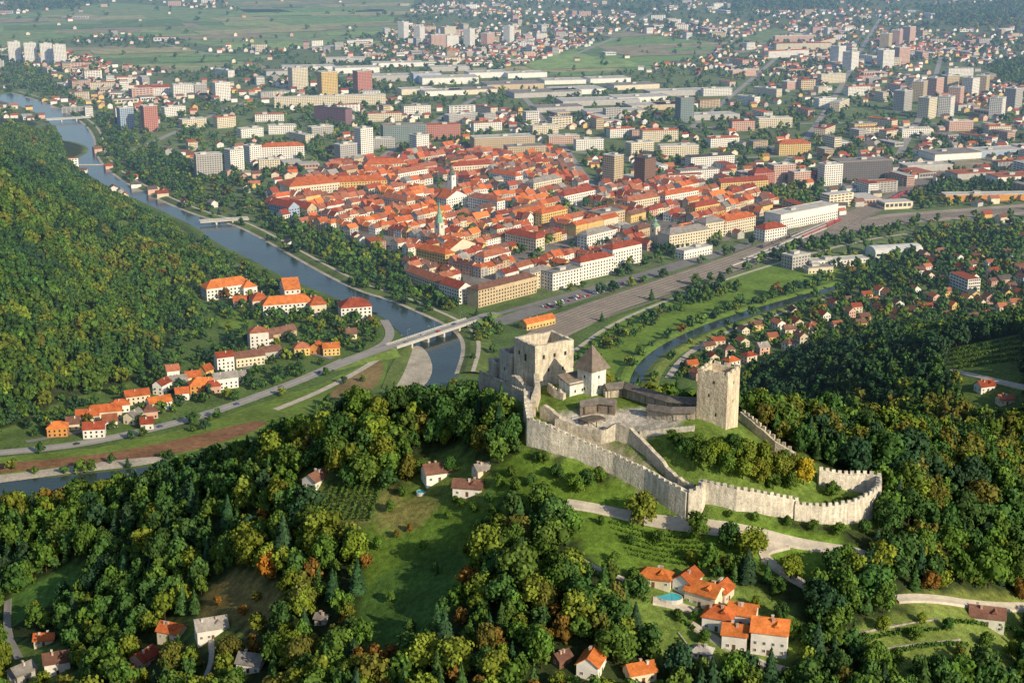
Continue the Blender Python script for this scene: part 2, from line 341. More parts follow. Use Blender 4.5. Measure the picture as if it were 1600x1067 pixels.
# ------------------------------------------------------------ water, levees, flat valley sheets
def waterribbon(name,A_,B_,z):
    a=smooth([np.array(P(*p,z)) for p in A_],1); b=smooth([np.array(P(*p,z)) for p in B_],1)
    V=[tuple(p) for p in a]+[tuple(p) for p in b[::-1]]
    me=mesh(name,V,[tuple(range(len(V)))],M_water)
    if me.polygons[0].normal.z<0: me.flip_normals()
    return struct(link(name,me))
waterribbon('river',RIVT+RIVLOW_B[1:],RIVH+RIVLOW_A[1:],.30)
waterribbon('tributary_river',VOGA,VOGB,.30)
bk=smooth([np.array(P(*p,0)) for p in RIVT],3)
struct(profile('river_embankment',bk,[(1.5,.2),(-5,2.2),(-10,2.6),(-14,2.5),(-24,.05)],M_grass,color=(.12,.17,.045)))
struct(profile('riverside_path',bk,[(-10.2,2.75),(-13.8,2.75)],M_path))
struct(profile('river_shore',bk,[(3.0,.36),(-1.5,.95)],M_gravel))
bk=smooth([np.array(P(*p,0)) for p in RIVH[2:16]])
struct(profile('river_embankment',bk,[(-1.5,.2),(5,2.0),(9,2.2),(16,.05)],M_grass,color=(.10,.155,.035)))
bk=smooth([np.array(P(*p,0)) for p in VOGA])
struct(profile('river_embankment',bk,[(-1,.2),(4,1.6),(7,1.8),(13,.05)],M_grass,color=(.13,.21,.035)))
bk=smooth([np.array(P(*p,0)) for p in VOGB])
struct(profile('river_embankment',bk,[(1,.2),(-4,1.6),(-7,1.8),(-13,.05)],M_grass,color=(.15,.20,.045)))
def curved(name,pix,z,m,color=None):
    pl=[np.array((*p,0.0)) for p in pix]+[np.array((*pix[0],0.0))]
    q=smooth(pl,2)[:-1]; return sheet(name,[(a[0],a[1]) for a in q],z,m,color)
curved('gravel_bank',[(604,612),(622,575),(640,545),(654,538),(670,552),(678,580),(662,606),(630,618)],.42,M_gravel)
curved('grassy_bank',[(596,606),(612,566),(634,540),(646,541),(640,560),(628,590),(612,612)],.5,M_grass,(.14,.19,.05))
sheet('flood_meadow',FLOOD,.10,M_grass,(.14,.21,.04))
curved('reddish_scrub',[(-60,728),(150,712),(300,682),(400,655),(425,662),(330,698),(230,716),(100,728),(-60,745)],.2,M_grass,(.23,.125,.065))
curved('reddish_scrub',[(560,580),(596,558),(600,582),(582,612),(545,620),(500,624)],.2,M_grass,(.22,.16,.07))
curved('gravel_bank',[(-60,748),(60,735),(150,722),(270,710),(240,726),(120,738),(0,754),(-60,762)],.46,M_gravel)
sheet('levee_meadow',LEVEE,.12,M_grass,(.145,.235,.032))
sheet('track_bed',RAIL,.16,M_ballast); sheet('track_bed',RAIL2,.18,M_ballast)
sheet('parking_lot',STREET,.22,M_road)
sheet('meadow',[(330,480),(400,490),(385,525),(345,515)],.15,M_grass,(.14,.22,.035))
for k,f in enumerate(FIELDS): sheet('field',f,.12,M_grass,[(.21,.29,.10),(.24,.31,.11),(.19,.30,.085),(.22,.28,.11),(.2,.27,.1),(.34,.30,.19)][k])
k=0
while k<64:
    a,b=rnd.uniform(0,1140),rnd.uniform(1,115)
    if not inany(np.array([a]),np.array([b]),FIELDS)[0]: continue
    x,y,_=P(a,b); w=rnd.uniform(60,190); l=w*rnd.uniform(1.4,3.2); an=R(rnd.choice([20,25,15,12])+rnd.uniform(-6,6)); ca,sa=cos(an),sin(an)
    cc=rnd.choice([(.30,.36,.13),(.18,.30,.09),(.36,.34,.16),(.14,.22,.07),(.26,.37,.11),(.31,.27,.16)])
    V=[(x+u*ca-v*sa,y+u*sa+v*ca,.2+k*.02) for u,v in((-l/2,-w/2),(l/2,-w/2),(l/2,w/2),(-l/2,w/2))]
    struct(link('field',mesh('field',V,[(0,1,2,3)],M_grass),color=cc)); k+=1
# roads
MAINPX=[(-60,712),(60,702),(150,690),(300,655),(400,620),(480,590),(540,562)]
vroad('main_road',MAINPX,12,M_main,.42)
vroad('riverside_lane',[(430,640),(500,612),(560,580),(592,560),(604,548)],6,M_path,.46)
vroad('hillside_lane',[(600,500),(612,520),(600,540),(540,562)],8,M_main,.38)
vroad('village_road',[(40,690),(160,668),(290,625),(370,585),(440,540),(520,560)],6,M_road,.34)
vroad('station_street',[(752,497),(820,479),(900,456),(1000,429),(1080,404),(1180,377),(1290,335)],8,M_road,.36)
vroad('levee_lane',[(1300,462),(1230,486),(1130,518),(1068,556),(1044,590)],6,M_path,.42)
vroad('track_side_lane',[(890,553),(960,502),(1080,455),(1200,415),(1330,379),(1420,364),(1610,346)],4.5,M_path,.4)
for p in ([(930,300),(860,200),(800,130)],[(1190,300),(1290,180),(1350,70),(1375,30)],[(590,250),(740,150),(960,60)],[(200,240),(420,140),(640,100)],[(1280,300),(1420,265),(1600,230)],[(1000,205),(1300,190),(1600,196)],[(850,235),(1100,250),(1300,240)],[(420,300),(560,240),(720,190)],[(960,60),(1000,30),(1050,5)],[(0,45),(150,30),(330,45),(520,70)],[(120,20),(260,75),(420,95)],[(1080,200),(1180,120),(1260,50)],[(1400,250),(1450,160),(1470,90)]):
    vroad('city_road',p,11,M_main,.3)
hroad('hill_road',[(885,787),(960,800),(1040,815),(1130,830),(1230,845),(1335,862),(1352,868)],5,M_path)
hroad('hill_road',[(1230,850),(1185,862),(1215,888),(1265,918)],4,M_path)
hroad('hill_road',[(1400,936),(1480,938),(1520,945),(1610,948)],4,M_path)
hroad('hill_road',[(1475,578),(1540,592),(1610,607)],5,M_path)
hroad('hill_path',[(885,862),(930,888),(975,905)],1.6,M_path)
hroad('hill_road',[(12,938),(10,990),(30,1030)],3.5,M_main)
hroad('hill_path',[(330,1000),(332,1030),(320,1060)],2,M_path)
hroad('hill_path',[(1080,975),(1120,1000),(1180,1035),(1240,1050)],3,M_path)
hroad('villa_terrace',[(1020,938),(1060,946),(1090,956)],3.5,M_path)
struct(profile('lane_marking',smooth([np.array(P(a,b,.46)) for a,b in MAINPX]),[(-.15,0),(.15,0)],M_white))
# ------------------------------------------------------------ railway
base=smooth([np.array(P(a,b,.34)) for a,b in [(842,521),(930,485),(1010,459),(1100,429),(1200,393),(1300,351),(1360,325),(1405,303),(1470,268)]])
nb=normals2(base); m_=len(base)
TR={}
for k in range(-4,5):
    pl=[]
    for i,(p,n_) in enumerate(zip(base,nb)):
        s=i/(m_-1); f=np.interp(s,[0,.15,.35,.6,.8,1],[.75,1.0,1.12,1.05,.65,.3]); o=k*5.3*f
        pl.append(np.array([p[0]+n_[0]*o,p[1]+n_[1]*o,.34+.004*(k+4)]))
    TR[k]=pl
    t=struct(profile('railway_track',pl,[(-1.3,0),(1.3,0)],M_sleeper))
    for o in(-.75,.75): profile('rail',pl,[(o-.17,.12),(o+.17,.12)],M_rail,parent=t)
br=smooth([np.array(P(a,b,.36)) for a,b in [(1270,370),(1380,343),(1480,336),(1610,326)]])
for k in range(-2,3):
    t=struct(profile('railway_track',br,[(k*5.4-1.3,.01*k),(k*5.4+1.3,.01*k)],M_sleeper)); 
    for o in(-.75,.75): profile('rail',br,[(k*5.4+o-.17,.12),(k*5.4+o+.17,.12)],M_rail,parent=t)
# ------------------------------------------------------------ buildings
WALL=dict(wh=((.74,.71,.65),'white'),cr=((.66,.58,.43),'cream'),ye=((.62,.44,.17),'yellow'),pk=((.57,.37,.29),'pink'),gr=((.42,.40,.37),'grey'),ta=((.52,.41,.26),'tan'),og=((.6,.28,.08),'orange-walled'),br=((.22,.12,.08),'brown'),pu=((.24,.13,.15),'purple'),gl=((.20,.25,.24),'glassy'),bl=((.32,.40,.50),'bluish'),re=((.47,.20,.15),'red'),dk=((.14,.13,.13),'dark'))
ROOF=dict(O=((.45,.12,.04),'orange'),R=((.28,.065,.034),'red'),B=((.175,.09,.065),'brown'),G=((.27,.25,.23),'grey'),L=((.52,.50,.46),'pale'),D=((.10,.09,.085),'dark'),V=((.57,.175,.048),'bright orange'),T=((.35,.13,.072),'rust'))
WIN=mesh('window',*boxvf(-.5,.5,-.06,.06,-.5,.5),M_glass)
fr=MB(); fr.box(-.5,-.38,-.1,.1,-.5,.5); fr.box(.38,.5,-.1,.1,-.5,.5); fr.box(-.38,.38,-.1,.1,.4,.5); fr.box(-.38,.38,-.1,.1,-.5,-.38); fr.box(-.04,.04,-.1,.1,-.38,.4)
FRAME=mesh('window',fr.v,fr.f,M_frame)
PANE=mesh('pane',*boxvf(-.38,.38,-.04,.04,-.38,.4),M_glass)
DOOR=mesh('door',*boxvf(-.5,.5,-.07,.07,0,1),M_shingle)
CHIM=MB(); CHIM.box(-.4,.4,-.4,.4,-1.5,1.1); CHIM.box(-.55,.55,-.55,.55,1.1,1.3); CHIM=mesh('chimney',CHIM.v,CHIM.f,M_plaster)
HOUSING=MB(); HOUSING.box(-.5,.5,-.5,.5,0,1); HOUSING.box(-.56,.56,-.56,.56,1,1.12); HOUSING=mesh('roof_housing',HOUSING.v,HOUSING.f,M_flat)
def wallgeo(w,d,h,rh,kind,b=2.5):
    V,Fc=boxvf(-w/2,w/2,-d/2,d/2,-b,h); Fc=list(Fc)
    if kind=='gable':
        V+=[(-w/2,0,h+rh),(w/2,0,h+rh)]; Fc[1]=(1,2,6,9,5); Fc[3]=(3,0,4,8,7)
        Fc[4]=(4,5,9,8); Fc.append((8,9,6,7))
    return V,Fc
def roofgeo(w,d,h,rh,kind,o=.6):
    if kind=='flat':
        m=MB(); m.box(-w/2-.2,w/2+.2,-d/2-.2,d/2+.2,h+.003,h+.45)
        for x0,x1,y0,y1 in((-w/2-.2,w/2+.2,-d/2-.2,-d/2+.2),(-w/2-.2,w/2+.2,d/2-.2,d/2+.2),(-w/2-.2,-w/2+.2,-d/2+.2,d/2-.2),(w/2-.2,w/2+.2,-d/2+.2,d/2-.2)): m.box(x0,x1,y0,y1,h+.452,h+1.0)
        return m.v,m.f
    sl=rh/(d/2); X=w/2+o; Y=d/2+o; e=h+.35-o*sl; r=h+rh+.35
    if kind=='gable':
        V=[(-X,-Y,e),(X,-Y,e),(X,0,r),(-X,0,r),(X,Y,e),(-X,Y,e)]; V+=[(a,b,c_-.3) for a,b,c_ in V]
        Fc=[(0,1,2,3),(3,2,4,5),(9,8,7,6),(11,10,8,9),(0,6,7,1),(1,7,8,2),(2,8,10,4),(4,10,11,5),(5,11,9,3),(3,9,6,0)]
    else:
        q=min(d/2*.95,w/2-.05) if kind=='hip' else w/2
        V=[(-X,-Y,e),(X,-Y,e),(X,Y,e),(-X,Y,e),(-(w/2-q),0,r),((w/2-q),0,r)]; V+=[(a,b,c_-.3) for a,b,c_ in V[:4]]
        Fc=[(0,1,5,4),(1,2,5),(2,3,4,5),(3,0,4),(0,6,7,1),(1,7,8,2),(2,8,9,3),(3,9,6,0),(9,8,7,6)]
    return V,Fc
FOOT=[]
def blocked(x,y,m=3):
    for fx,fy,a,w,d in FOOT:
        dx,dy=x-fx,y-fy
        if abs(dx)>120 or abs(dy)>120: continue
        u=dx*cos(a)+dy*sin(a); v=-dx*sin(a)+dy*cos(a)
        if abs(u)<w/2+m and abs(v)<d/2+m: return True
    return False
def addwins(root,x,y,rot,w,d,h,step,ww,wh,near,allsides=False,maxn=70,flo=3.0):
    nst=max(1,int((h-.3)/flo)); cnt=0
    L=math.hypot(x,y); cam=(-x/L,-y/L)
    for nx_,ny_,ln_,off in((0,-1,w,d/2),(1,0,d,w/2),(0,1,w,d/2),(-1,0,d,w/2)):
        wx=nx_*cos(rot)-ny_*sin(rot); wy=nx_*sin(rot)+ny_*cos(rot)
        if not allsides and wx*cam[0]+wy*cam[1]<.12: continue
        k=max(1,int((ln_-1.2)/step)); ang=math.atan2(nx_,-ny_)
        for s in range(nst):
            for i in range(k):
                if cnt>=maxn: return
                u=(i+.5)/k*ln_-ln_/2; zz=s*flo+flo*.55
                if near and s==0 and i==k//2 and (nx_,ny_)==(0,-1): continue
                p=(u if nx_==0 else nx_*off, u if ny_==0 else ny_*off, zz)
                o=link('window',FRAME if near else WIN,root,p,ang,(ww,1,wh)); cnt+=1
                if near: link('pane',PANE,o)
def house(x,y,z,w,d,h,rh,rot,wk,rk,kind='gable',level=1,name='house',cat='house',desc=None,group=None,label=None):
    """level 2: near house with framed windows, door; 1: windows and chimney; 0: body and roof"""
    o=thing(name,label,cat,(x,y,z),rot,group)
    wc,wn=WALL[wk]; rc,rn=ROOF[rk]; j=rnd.uniform(.88,1.1)
    V,Fc=wallgeo(w,d,h,rh,kind); link('wall',mesh('wall',V,Fc,M_plaster),o,color=[a*j for a in wc])
    j=rnd.uniform(.7,1.2); V,Fc=roofgeo(w,d,h,rh,kind); rf=link('roof',mesh('roof',V,Fc,M_flat if kind=='flat' else M_roof),o,color=[a*j for a in rc])
    if level>=1 and kind!='flat':
        for q in range(2 if level==2 else 1):
            cx=rnd.uniform(-.3,.3)*w; cy=rnd.choice([-1,1])*d*.14; link('chimney',CHIM,rf,(cx,cy,h+rh*.8),0,(1,1,1),(.5,.36,.28) if rnd.random()<.6 else (.6,.56,.5))
    if level==2 and w>=11:
        m=MB(); e=d/2*.55; zt=h+rh*.62; m.box(-.9,.9,-e-.9,-e*.3,zt-1.4,zt); m.add([(-1.2,-e-1.2,zt-.1),(1.2,-e-1.2,zt-.1),(1.2,-.1,zt+.25),(-1.2,-.1,zt+.25),(0,-e-1.2,zt+1.0),(0,0,zt+1.1)],[(0,4,5,3),(4,1,2,5),(0,1,4),(2,3,5)])
        m.obj('dormer',M_roof,rf,[a*j for a in rc],loc=(w*.2,0,0))
    if level>=1: addwins(o,x,y,rot,w,d,h,2.9 if level==2 else 3.2,1.25 if level==2 else 1.3,1.35 if level==2 else 1.6,level==2,level==2,40 if level==2 else 14)
    if level==2: link('door',DOOR,o,(.0,-d/2,0),0,(1.2,1,2.2),(.13,.07,.04))
    FOOT.append((x,y,rot,w,d))
    if not label:
        auto(o,desc or ('%s-roofed %s %s'%(rn,wn,{'gable':'gabled house','hip':'hip-roofed house','flat':'flat house'}[kind])).replace('bright ','bright-'),x,y,z)
    return o
TH=R(47)
def building(px_,py_,w,d,h,rot,wk,rk,kind='flat',name='apartment_block',word='apartment block',rh=4.5,wins='shader',label=None,desc=None,hous=True):
    x,y,z=hit(px_,py_) if py_>440 else P(px_,py_); y+=min(w,d)/2
    rot=R(rot); o=thing(name,label,name.split('_')[-1] if name!='apartment_block' else 'apartment building',(x,y,z),rot)
    wc,wn=WALL[wk]; rc,rn=ROOF[rk]
    V,Fc=wallgeo(w,d,h,rh,kind); link('wall',mesh('wall',V,Fc,M_facade if wins=='shader' else M_plaster,True),o,color=wc)
    V,Fc=roofgeo(w,d,h,rh,kind); rf=link('roof',mesh('roof',V,Fc,M_flat if kind=='flat' else M_roof),o,color=rc)
    if kind=='flat' and hous:
        link('roof_housing',HOUSING,rf,(rnd.uniform(-.2,.2)*w,rnd.uniform(-.1,.1)*d,h+.46),0,(min(8,w*.3),min(6,d*.4),2.6),(.5,.48,.44))
    elif kind!='flat': 
        for q in range(2): link('chimney',CHIM,rf,(rnd.uniform(-.3,.3)*w,d*.12,h+rh*.8),0,(1,1,1),(.5,.38,.3))
    if wins=='obj': addwins(o,x,y,rot,w,d,h,3.6,1.7,1.7,False,False,90,3.3)
    FOOT.append((x,y,rot,w,d))
    if not label: auto(o,desc or ('%s %s %s'%('tall' if h>27 else ('long' if max(w,d)>50 else 'low' if h<10 else 'mid-height'),wn,word)),x,y,z)
    return o
# landmark towers of the town
def spire_church(px_,py_,label,wall,spire,wt,h,sh,onion=False):
    x,y,z=P(px_,py_); o=thing('church_tower',label,'church',(x,y,0),TH)
    m=MB(); m.box(-wt/2,wt/2,-wt/2,wt/2,-1,h); m.box(-wt/2-.3,wt/2+.3,-wt/2-.3,wt/2+.3,h,h+.5); m.obj('shaft',M_plaster,o,wall)
    n_=8; prof=[(wt*.62,h+.5),(wt*.5,h+sh*.18),(wt*.28,h+sh*.42),(.15,h+sh)] if not onion else [(wt*.55,h+.5),(wt*.62,h+sh*.2),(wt*.3,h+sh*.42),(wt*.22,h+sh*.5),(wt*.32,h+sh*.6),(.1,h+sh)]
    V=[];Fc=[]
    for r,zz in prof:
        for i in range(n_): V.append((r*cos(2*math.pi*(i+.5)/n_),r*sin(2*math.pi*(i+.5)/n_),zz))
    for k in range(len(prof)-1):
        for i in range(n_): Fc.append((k*n_+i,k*n_+(i+1)%n_,(k+1)*n_+(i+1)%n_,(k+1)*n_+i))
    link('spire',mesh('spire',V,Fc,M_roof),o,color=spire)
    for a in range(4):
        an=a*math.pi/2; link('window',WIN,o,(sin(an)*wt/2,-cos(an)*wt/2,h-4),an,(1.6,1,3.2))
    FOOT.append((x,y,TH,wt,wt))
spire_church(687,378,'slender pale church tower with pointed green copper spire in old town',(.62,.58,.48),(.20,.38,.28),8,22,24)
spire_church(706,305,'white church tower with bulbous dark cap in the old town',(.74,.72,.66),(.13,.16,.13),8,26,14,True)
spire_church(1023,380,'cream corner turret with small green cupola beside the station street',(.62,.55,.41),(.22,.36,.27),8,19,10,True)
building(706,326,17,36,14,137,'wh','O','gable','church_nave','church nave',8,'obj',label='long white church nave with steep orange roof beside white church tower')
building(715,404,16,38,13,137,'cr','O','gable','church_nave','church nave',8,'obj',label='cream church nave with steep orange roof beside the green spire')
B=building
# tall and modern blocks (pixel of the base, size in metres, wall, roof)
B(958,293,20,20,42,47,'ta','L',label='tan high-rise tower block standing behind the old town roofs',name='apartment_tower')
B(1008,292,24,18,38,47,'br','D',label='dark brown high-rise tower block behind the old town roofs',name='apartment_tower')
B(785,240,95,30,24,15,'ta','L',label='wide tan department store with striped stepped storeys behind old town',name='department_store')
B(820,246,60,24,16,15,'ta','G',name='office_building',word='office wing')
B(568,250,22,18,46,40,'wh','L',name='apartment_tower',word='apartment tower'); B(540,256,30,16,28,40,'gr','L'); B(655,243,24,18,30,40,'wh','L'); B(630,222,70,24,26,15,'gl','G',name='office_building',word='office block')
B(690,217,58,20,22,15,'re','T',name='office_building',word='office block'); B(590,232,50,20,14,15,'gr','L')
B(325,278,36,18,32,20,'gr','L'); B(365,268,22,18,30,40,'wh','L'); B(394,259,20,18,28,40,'wh','L'); B(440,250,64,18,20,15,'wh','O','hip'); B(420,270,30,14,18,15,'cr','L')
B(195,201,24,20,34,30,'bl','L',name='apartment_tower',word='apartment tower'); B(233,206,24,18,42,30,'re','L',name='apartment_tower',word='apartment tower')
B(465,141,34,24,44,30,'cr','L',name='apartment_tower',word='apartment tower'); B(511,150,34,24,46,30,'ye','L',name='apartment_tower',word='apartment tower')
B(566,145,32,24,42,30,'re','L',name='apartment_tower',label='reddish pink apartment tower beside two cream and yellow towers')
B(515,166,210,15,18,15,'cr','L'); B(520,193,72,18,26,-35,'pu','D',label='purple slab block angled behind the riverside suburbs')
B(345,158,30,20,34,30,'wh','L'); B(285,152,40,18,24,20,'wh','L'); B(312,150,24,18,22,20,'gr','L'); B(240,150,60,16,16,20,'wh','R','gable')
for a,b in((22,97),(47,99),(72,100),(93,102)): B(a,b,28,18,46,20,'wh','L',name='apartment_tower',word='apartment tower')
for a,b,k,h in((630,60,'wh',44),(655,66,'wh',40),(684,76,'pk',34),(704,74,'wh',30),(733,74,'wh',46),(762,73,'pk',34),(795,67,'wh',44),(700,60,'cr',30)): B(a,b,40 if h<36 else 26,20,h,rnd.choice([15,40,60]),k,'L',name='apartment_tower',word='apartment tower')
B(1070,192,26,22,42,20,'gl','G',name='office_tower',label='grey glass office tower amid the far suburbs')
B(1240,243,50,20,18,10,'ye','O','hip',name='school_building',word='school',label='bright yellow school with orange hip roof behind the railway station')
B(1298,290,28,18,28,20,'wh','L'); B(1348,284,80,26,28,15,'dk','G',name='office_building',word='office block')
B(1222,286,34,18,24,20,'pk','L'); B(1190,293,30,18,20,20,'re','R','hip'); B(1250,290,26,16,18,20,'pk','L')
B(1110,262,70,20,16,20,'wh','D',name='office_building',word='office block'); B(1090,282,60,16,14,20,'wh','G'); B(1160,300,70,16,14,20,'ye','R','gable')
for a,b,k in((1438,158,'ta'),(1462,152,'pk'),(1485,148,'ta'),(1412,174,'gr'),(1518,152,'wh'),(1536,148,'ta'),(1480,184,'wh'),(1495,168,'pk'),(1450,186,'cr'),(1585,170,'gr'),(1560,186,'wh')): B(a,b,28,22,36,rnd.choice([20,45,60]),k,'L',name='apartment_tower',word='apartment tower')
for a,b,k in((1385,107,'wh'),(1410,102,'pk'),(1385,78,'ta'),(1402,72,'pk'),(1421,66,'pk'),(1330,110,'wh'),(1310,100,'wh')): B(a,b,30,24,40,rnd.choice([20,45,60]),k,'L',name='apartment_tower',word='apartment tower')
for a,b,w in((1255,78,150),(1230,90,120),(1290,72,120),(1240,66,110),(1313,172,60),(1290,168,40),(1210,200,60),(1290,215,50),(1160,205,40),(1060,245,60),(1000,240,40)): B(a,b,w,18,16,rnd.choice([10,25,60]),rnd.choice(['wh','cr','pk']),rnd.choice('LOR'),'flat')
for a,b,w,h,k in((440,210,46,14,'wh'),(470,222,50,12,'cr'),(500,214,40,16,'gr'),(300,200,44,14,'cr'),(270,182,40,16,'wh'),(390,215,40,14,'wh'),(350,200,34,18,'cr'),(420,190,50,12,'wh'),(600,190,60,14,'cr'),(650,180,50,16,'wh'),(720,190,60,12,'gr'),(760,205,50,14,'wh'),(850,210,46,14,'cr'),(880,225,50,12,'pk'),(920,235,44,16,'wh'),(760,180,44,14,'cr'),(1130,230,50,14,'wh'),(1400,215,60,12,'cr'),(1430,215,50,14,'wh'),(1530,225,60,12,'wh'),(1500,205,44,16,'pk'),(1380,200,50,14,'cr'),(1350,205,44,12,'ye'),(1170,165,44,16,'wh'),(1200,150,60,14,'cr'),(1240,140,50,16,'pk'),(1340,150,50,18,'wh'),(1560,215,40,18,'cr'),(1030,222,60,18,'cr'),(970,215,44,14,'wh'),(1120,150,60,14,'wh'),(1160,120,70,14,'pk'),(1300,130,60,18,'cr'),(1500,120,60,18,'wh'),(560,70,80,12,'wh'),(350,120,60,14,'wh'),(160,140,50,14,'cr'),(200,130,50,12,'wh')): B(a,b,w,16,h,rnd.choice([12,20,35,-50]),k,rnd.choice('LLGOT'),'flat')
# industrial quarter
for a,b,w,d,h,k,rk in((480,112,120,45,10,'wh','L'),(440,118,80,40,9,'gr','G'),(555,115,100,40,12,'wh','L'),(600,128,110,50,11,'gr','L'),(665,128,60,40,16,'bl','L'),(700,132,120,55,13,'wh','L'),(760,122,90,50,11,'wh','L'),(735,148,100,40,9,'cr','G'),(800,140,120,60,10,'ta','G'),(850,152,140,55,9,'gr','G'),(900,148,110,60,9,'wh','L'),(935,165,150,60,8,'gr','L'),(1000,160,110,50,9,'wh','L'),(1060,150,130,40,9,'gr','L'),(990,140,100,45,9,'cr','G'),(880,132,90,45,8,'wh','L'),(1030,172,120,50,8,'ta','L'),(1110,188,100,40,8,'gr','L'),(620,105,120,40,9,'wh','L'),(540,98,100,35,9,'gr','L'),(690,150,80,40,9,'wh','L'),(650,148,70,36,10,'cr','L'),(700,112,90,40,9,'gr','L'),(820,122,90,40,10,'wh','L'),(950,130,90,45,9,'wh','L'),(1060,170,90,40,8,'wh','T'),(960,182,110,45,8,'cr','L'),(870,175,90,40,8,'gr','G'),(1490,250,80,45,9,'wh','G'),(1450,268,70,30,8,'gr','L'),(1560,245,80,35,9,'bl','L'),(1590,285,70,30,8,'wh','T'),(1520,280,60,30,8,'gr','T')):
    B(a,b,w,d,h,rnd.choice([12,15,18]),k,rk,'flat','warehouse','warehouse',wins='no')
# old town's large buildings and the row along the railway
B(482,308,70,34,16,30,'cr','O','hip','school_building','school',8,'obj',label='large cream school with orange hip roof at left edge of old town')
B(515,298,22,40,14,30,'og','O','hip','school_building','school wing',6,'obj')
B(443,341,40,16,15,-45,'bl','R','gable','museum_building','town building',6,'obj'); B(470,340,38,15,13,-40,'ta','R','gable','town_building','town building',6,'obj')
B(560,300,72,20,14,15,'ye','O','hip','town_building','town building',6,'obj'); B(600,272,60,20,14,15,'cr','O','hip','town_building','town building',6,'obj')
for a,b,w,k,r_,an_ in((640,285,56,'wh','T',47),(735,275,60,'cr','R',20),(790,290,50,'wh','O',-43),(850,300,56,'cr','G',47),(760,330,50,'wh','T',-43),(860,350,46,'ye','O',47),(900,320,60,'wh','R',47),(1000,330,56,'cr','T',40),(1060,320,60,'wh','O',40),(930,385,44,'wh','G',47),(820,390,46,'cr','R',-43),(620,330,50,'cr','T',-43),(1100,340,44,'ye','R',40),(680,415,44,'ye','O',-43),(770,420,40,'wh','T',47)): B(a,b,w,14,15,an_,k,r_,'hip','town_building','town building',4.5,'obj')
B(668,452,62,13,12,-55,'cr','T','gable','town_building','terrace building',5,'obj')
B(712,472,30,16,15,-50,'wh','R','gable','town_building','terrace building',5,'obj')
B(785,470,80,15,17,46,'ta','B','hip','apartment_block','apartment block',3.5,'obj')
B(838,450,34,15,17,46,'cr','G','hip','apartment_block','apartment block',3,'obj')
B(878,450,40,16,17,42,'wh','G','flat','office_building','office block',4,'obj')
B(925,434,48,16,19,42,'wh','R','hip','apartment_block','apartment block',4,'obj'); B(972,415,44,16,20,42,'wh','R','hip','apartment_block','apartment block',4,'obj')
B(1070,388,60,20,18,35,'cr','G','hip','town_hall','town hall',5,'obj',label='ornate cream public building with grey roof facing the station street')
B(1110,372,30,20,18,35,'cr','G','hip','town_building','town building',5,'obj')
B(1150,365,52,16,17,40,'cr','O','hip','town_building','town building',5,'obj')
B(1205,376,34,18,14,35,'wh','R','hip','station_building','railway station',5,'obj',label='white and pink railway station with red hip roof beside the tracks')
B(1255,352,105,24,18,40,'wh','L','flat','station_hall','station hall',4,'obj',label='long white modern station hall with pale flat roof above the tracks')
B(1245,420,26,16,14,35,'gr','L','flat','signal_building','signal building',4,'obj'); B(1310,417,66,14,7,15,'wh','L','flat','rail_depot','rail depot',4,'obj')
B(1280,427,28,12,6,15,'cr','G','flat','rail_depot','rail depot',4,'obj'); B(1085,402,44,13,9,40,'wh','L','flat','freight_shed','freight shed',4,'obj')
B(840,512,34,10,6,40,'ye','V','gable','rail_shed','rail shed',3,'obj'); B(948,352,40,22,15,40,'ta','G','flat','town_building','town building',3,'obj')
B(1560,314,140,18,8,4,'og','L','flat','rail_depot','rail depot',3,'no')
# arched hall
x,y,_=P(1400,402); o=thing('sports_hall','white arched hall with pale barrel roof right of the railway','hall',(x,y+10,0),R(14))
V=[];Fc=[]
for i,xx in enumerate((-28,28)):
    for k in range(9): a=math.pi*k/8; V.append((xx,-12*cos(a),7+4.5*sin(a)))
Fc=[(k,k+1,9+k+1,9+k) for k in range(8)]; link('roof',mesh('roof',V,Fc,M_flat),o,color=(.6,.6,.58))
m=MB(); m.box(-27.8,27.8,-11.8,11.8,-1,7); m.add([(-27.9,-12*cos(math.pi*k/8)*.98,7+4.4*sin(math.pi*k/8)) for k in range(9)],[tuple(range(9))]); m.obj('wall',M_plaster,o,(.7,.68,.64))
for k in range(7): link('window',WIN,o,(-24+8*k,-11.85,4),0,(5,1,2.5))
FOOT.append((x,y+10,R(14),56,24))
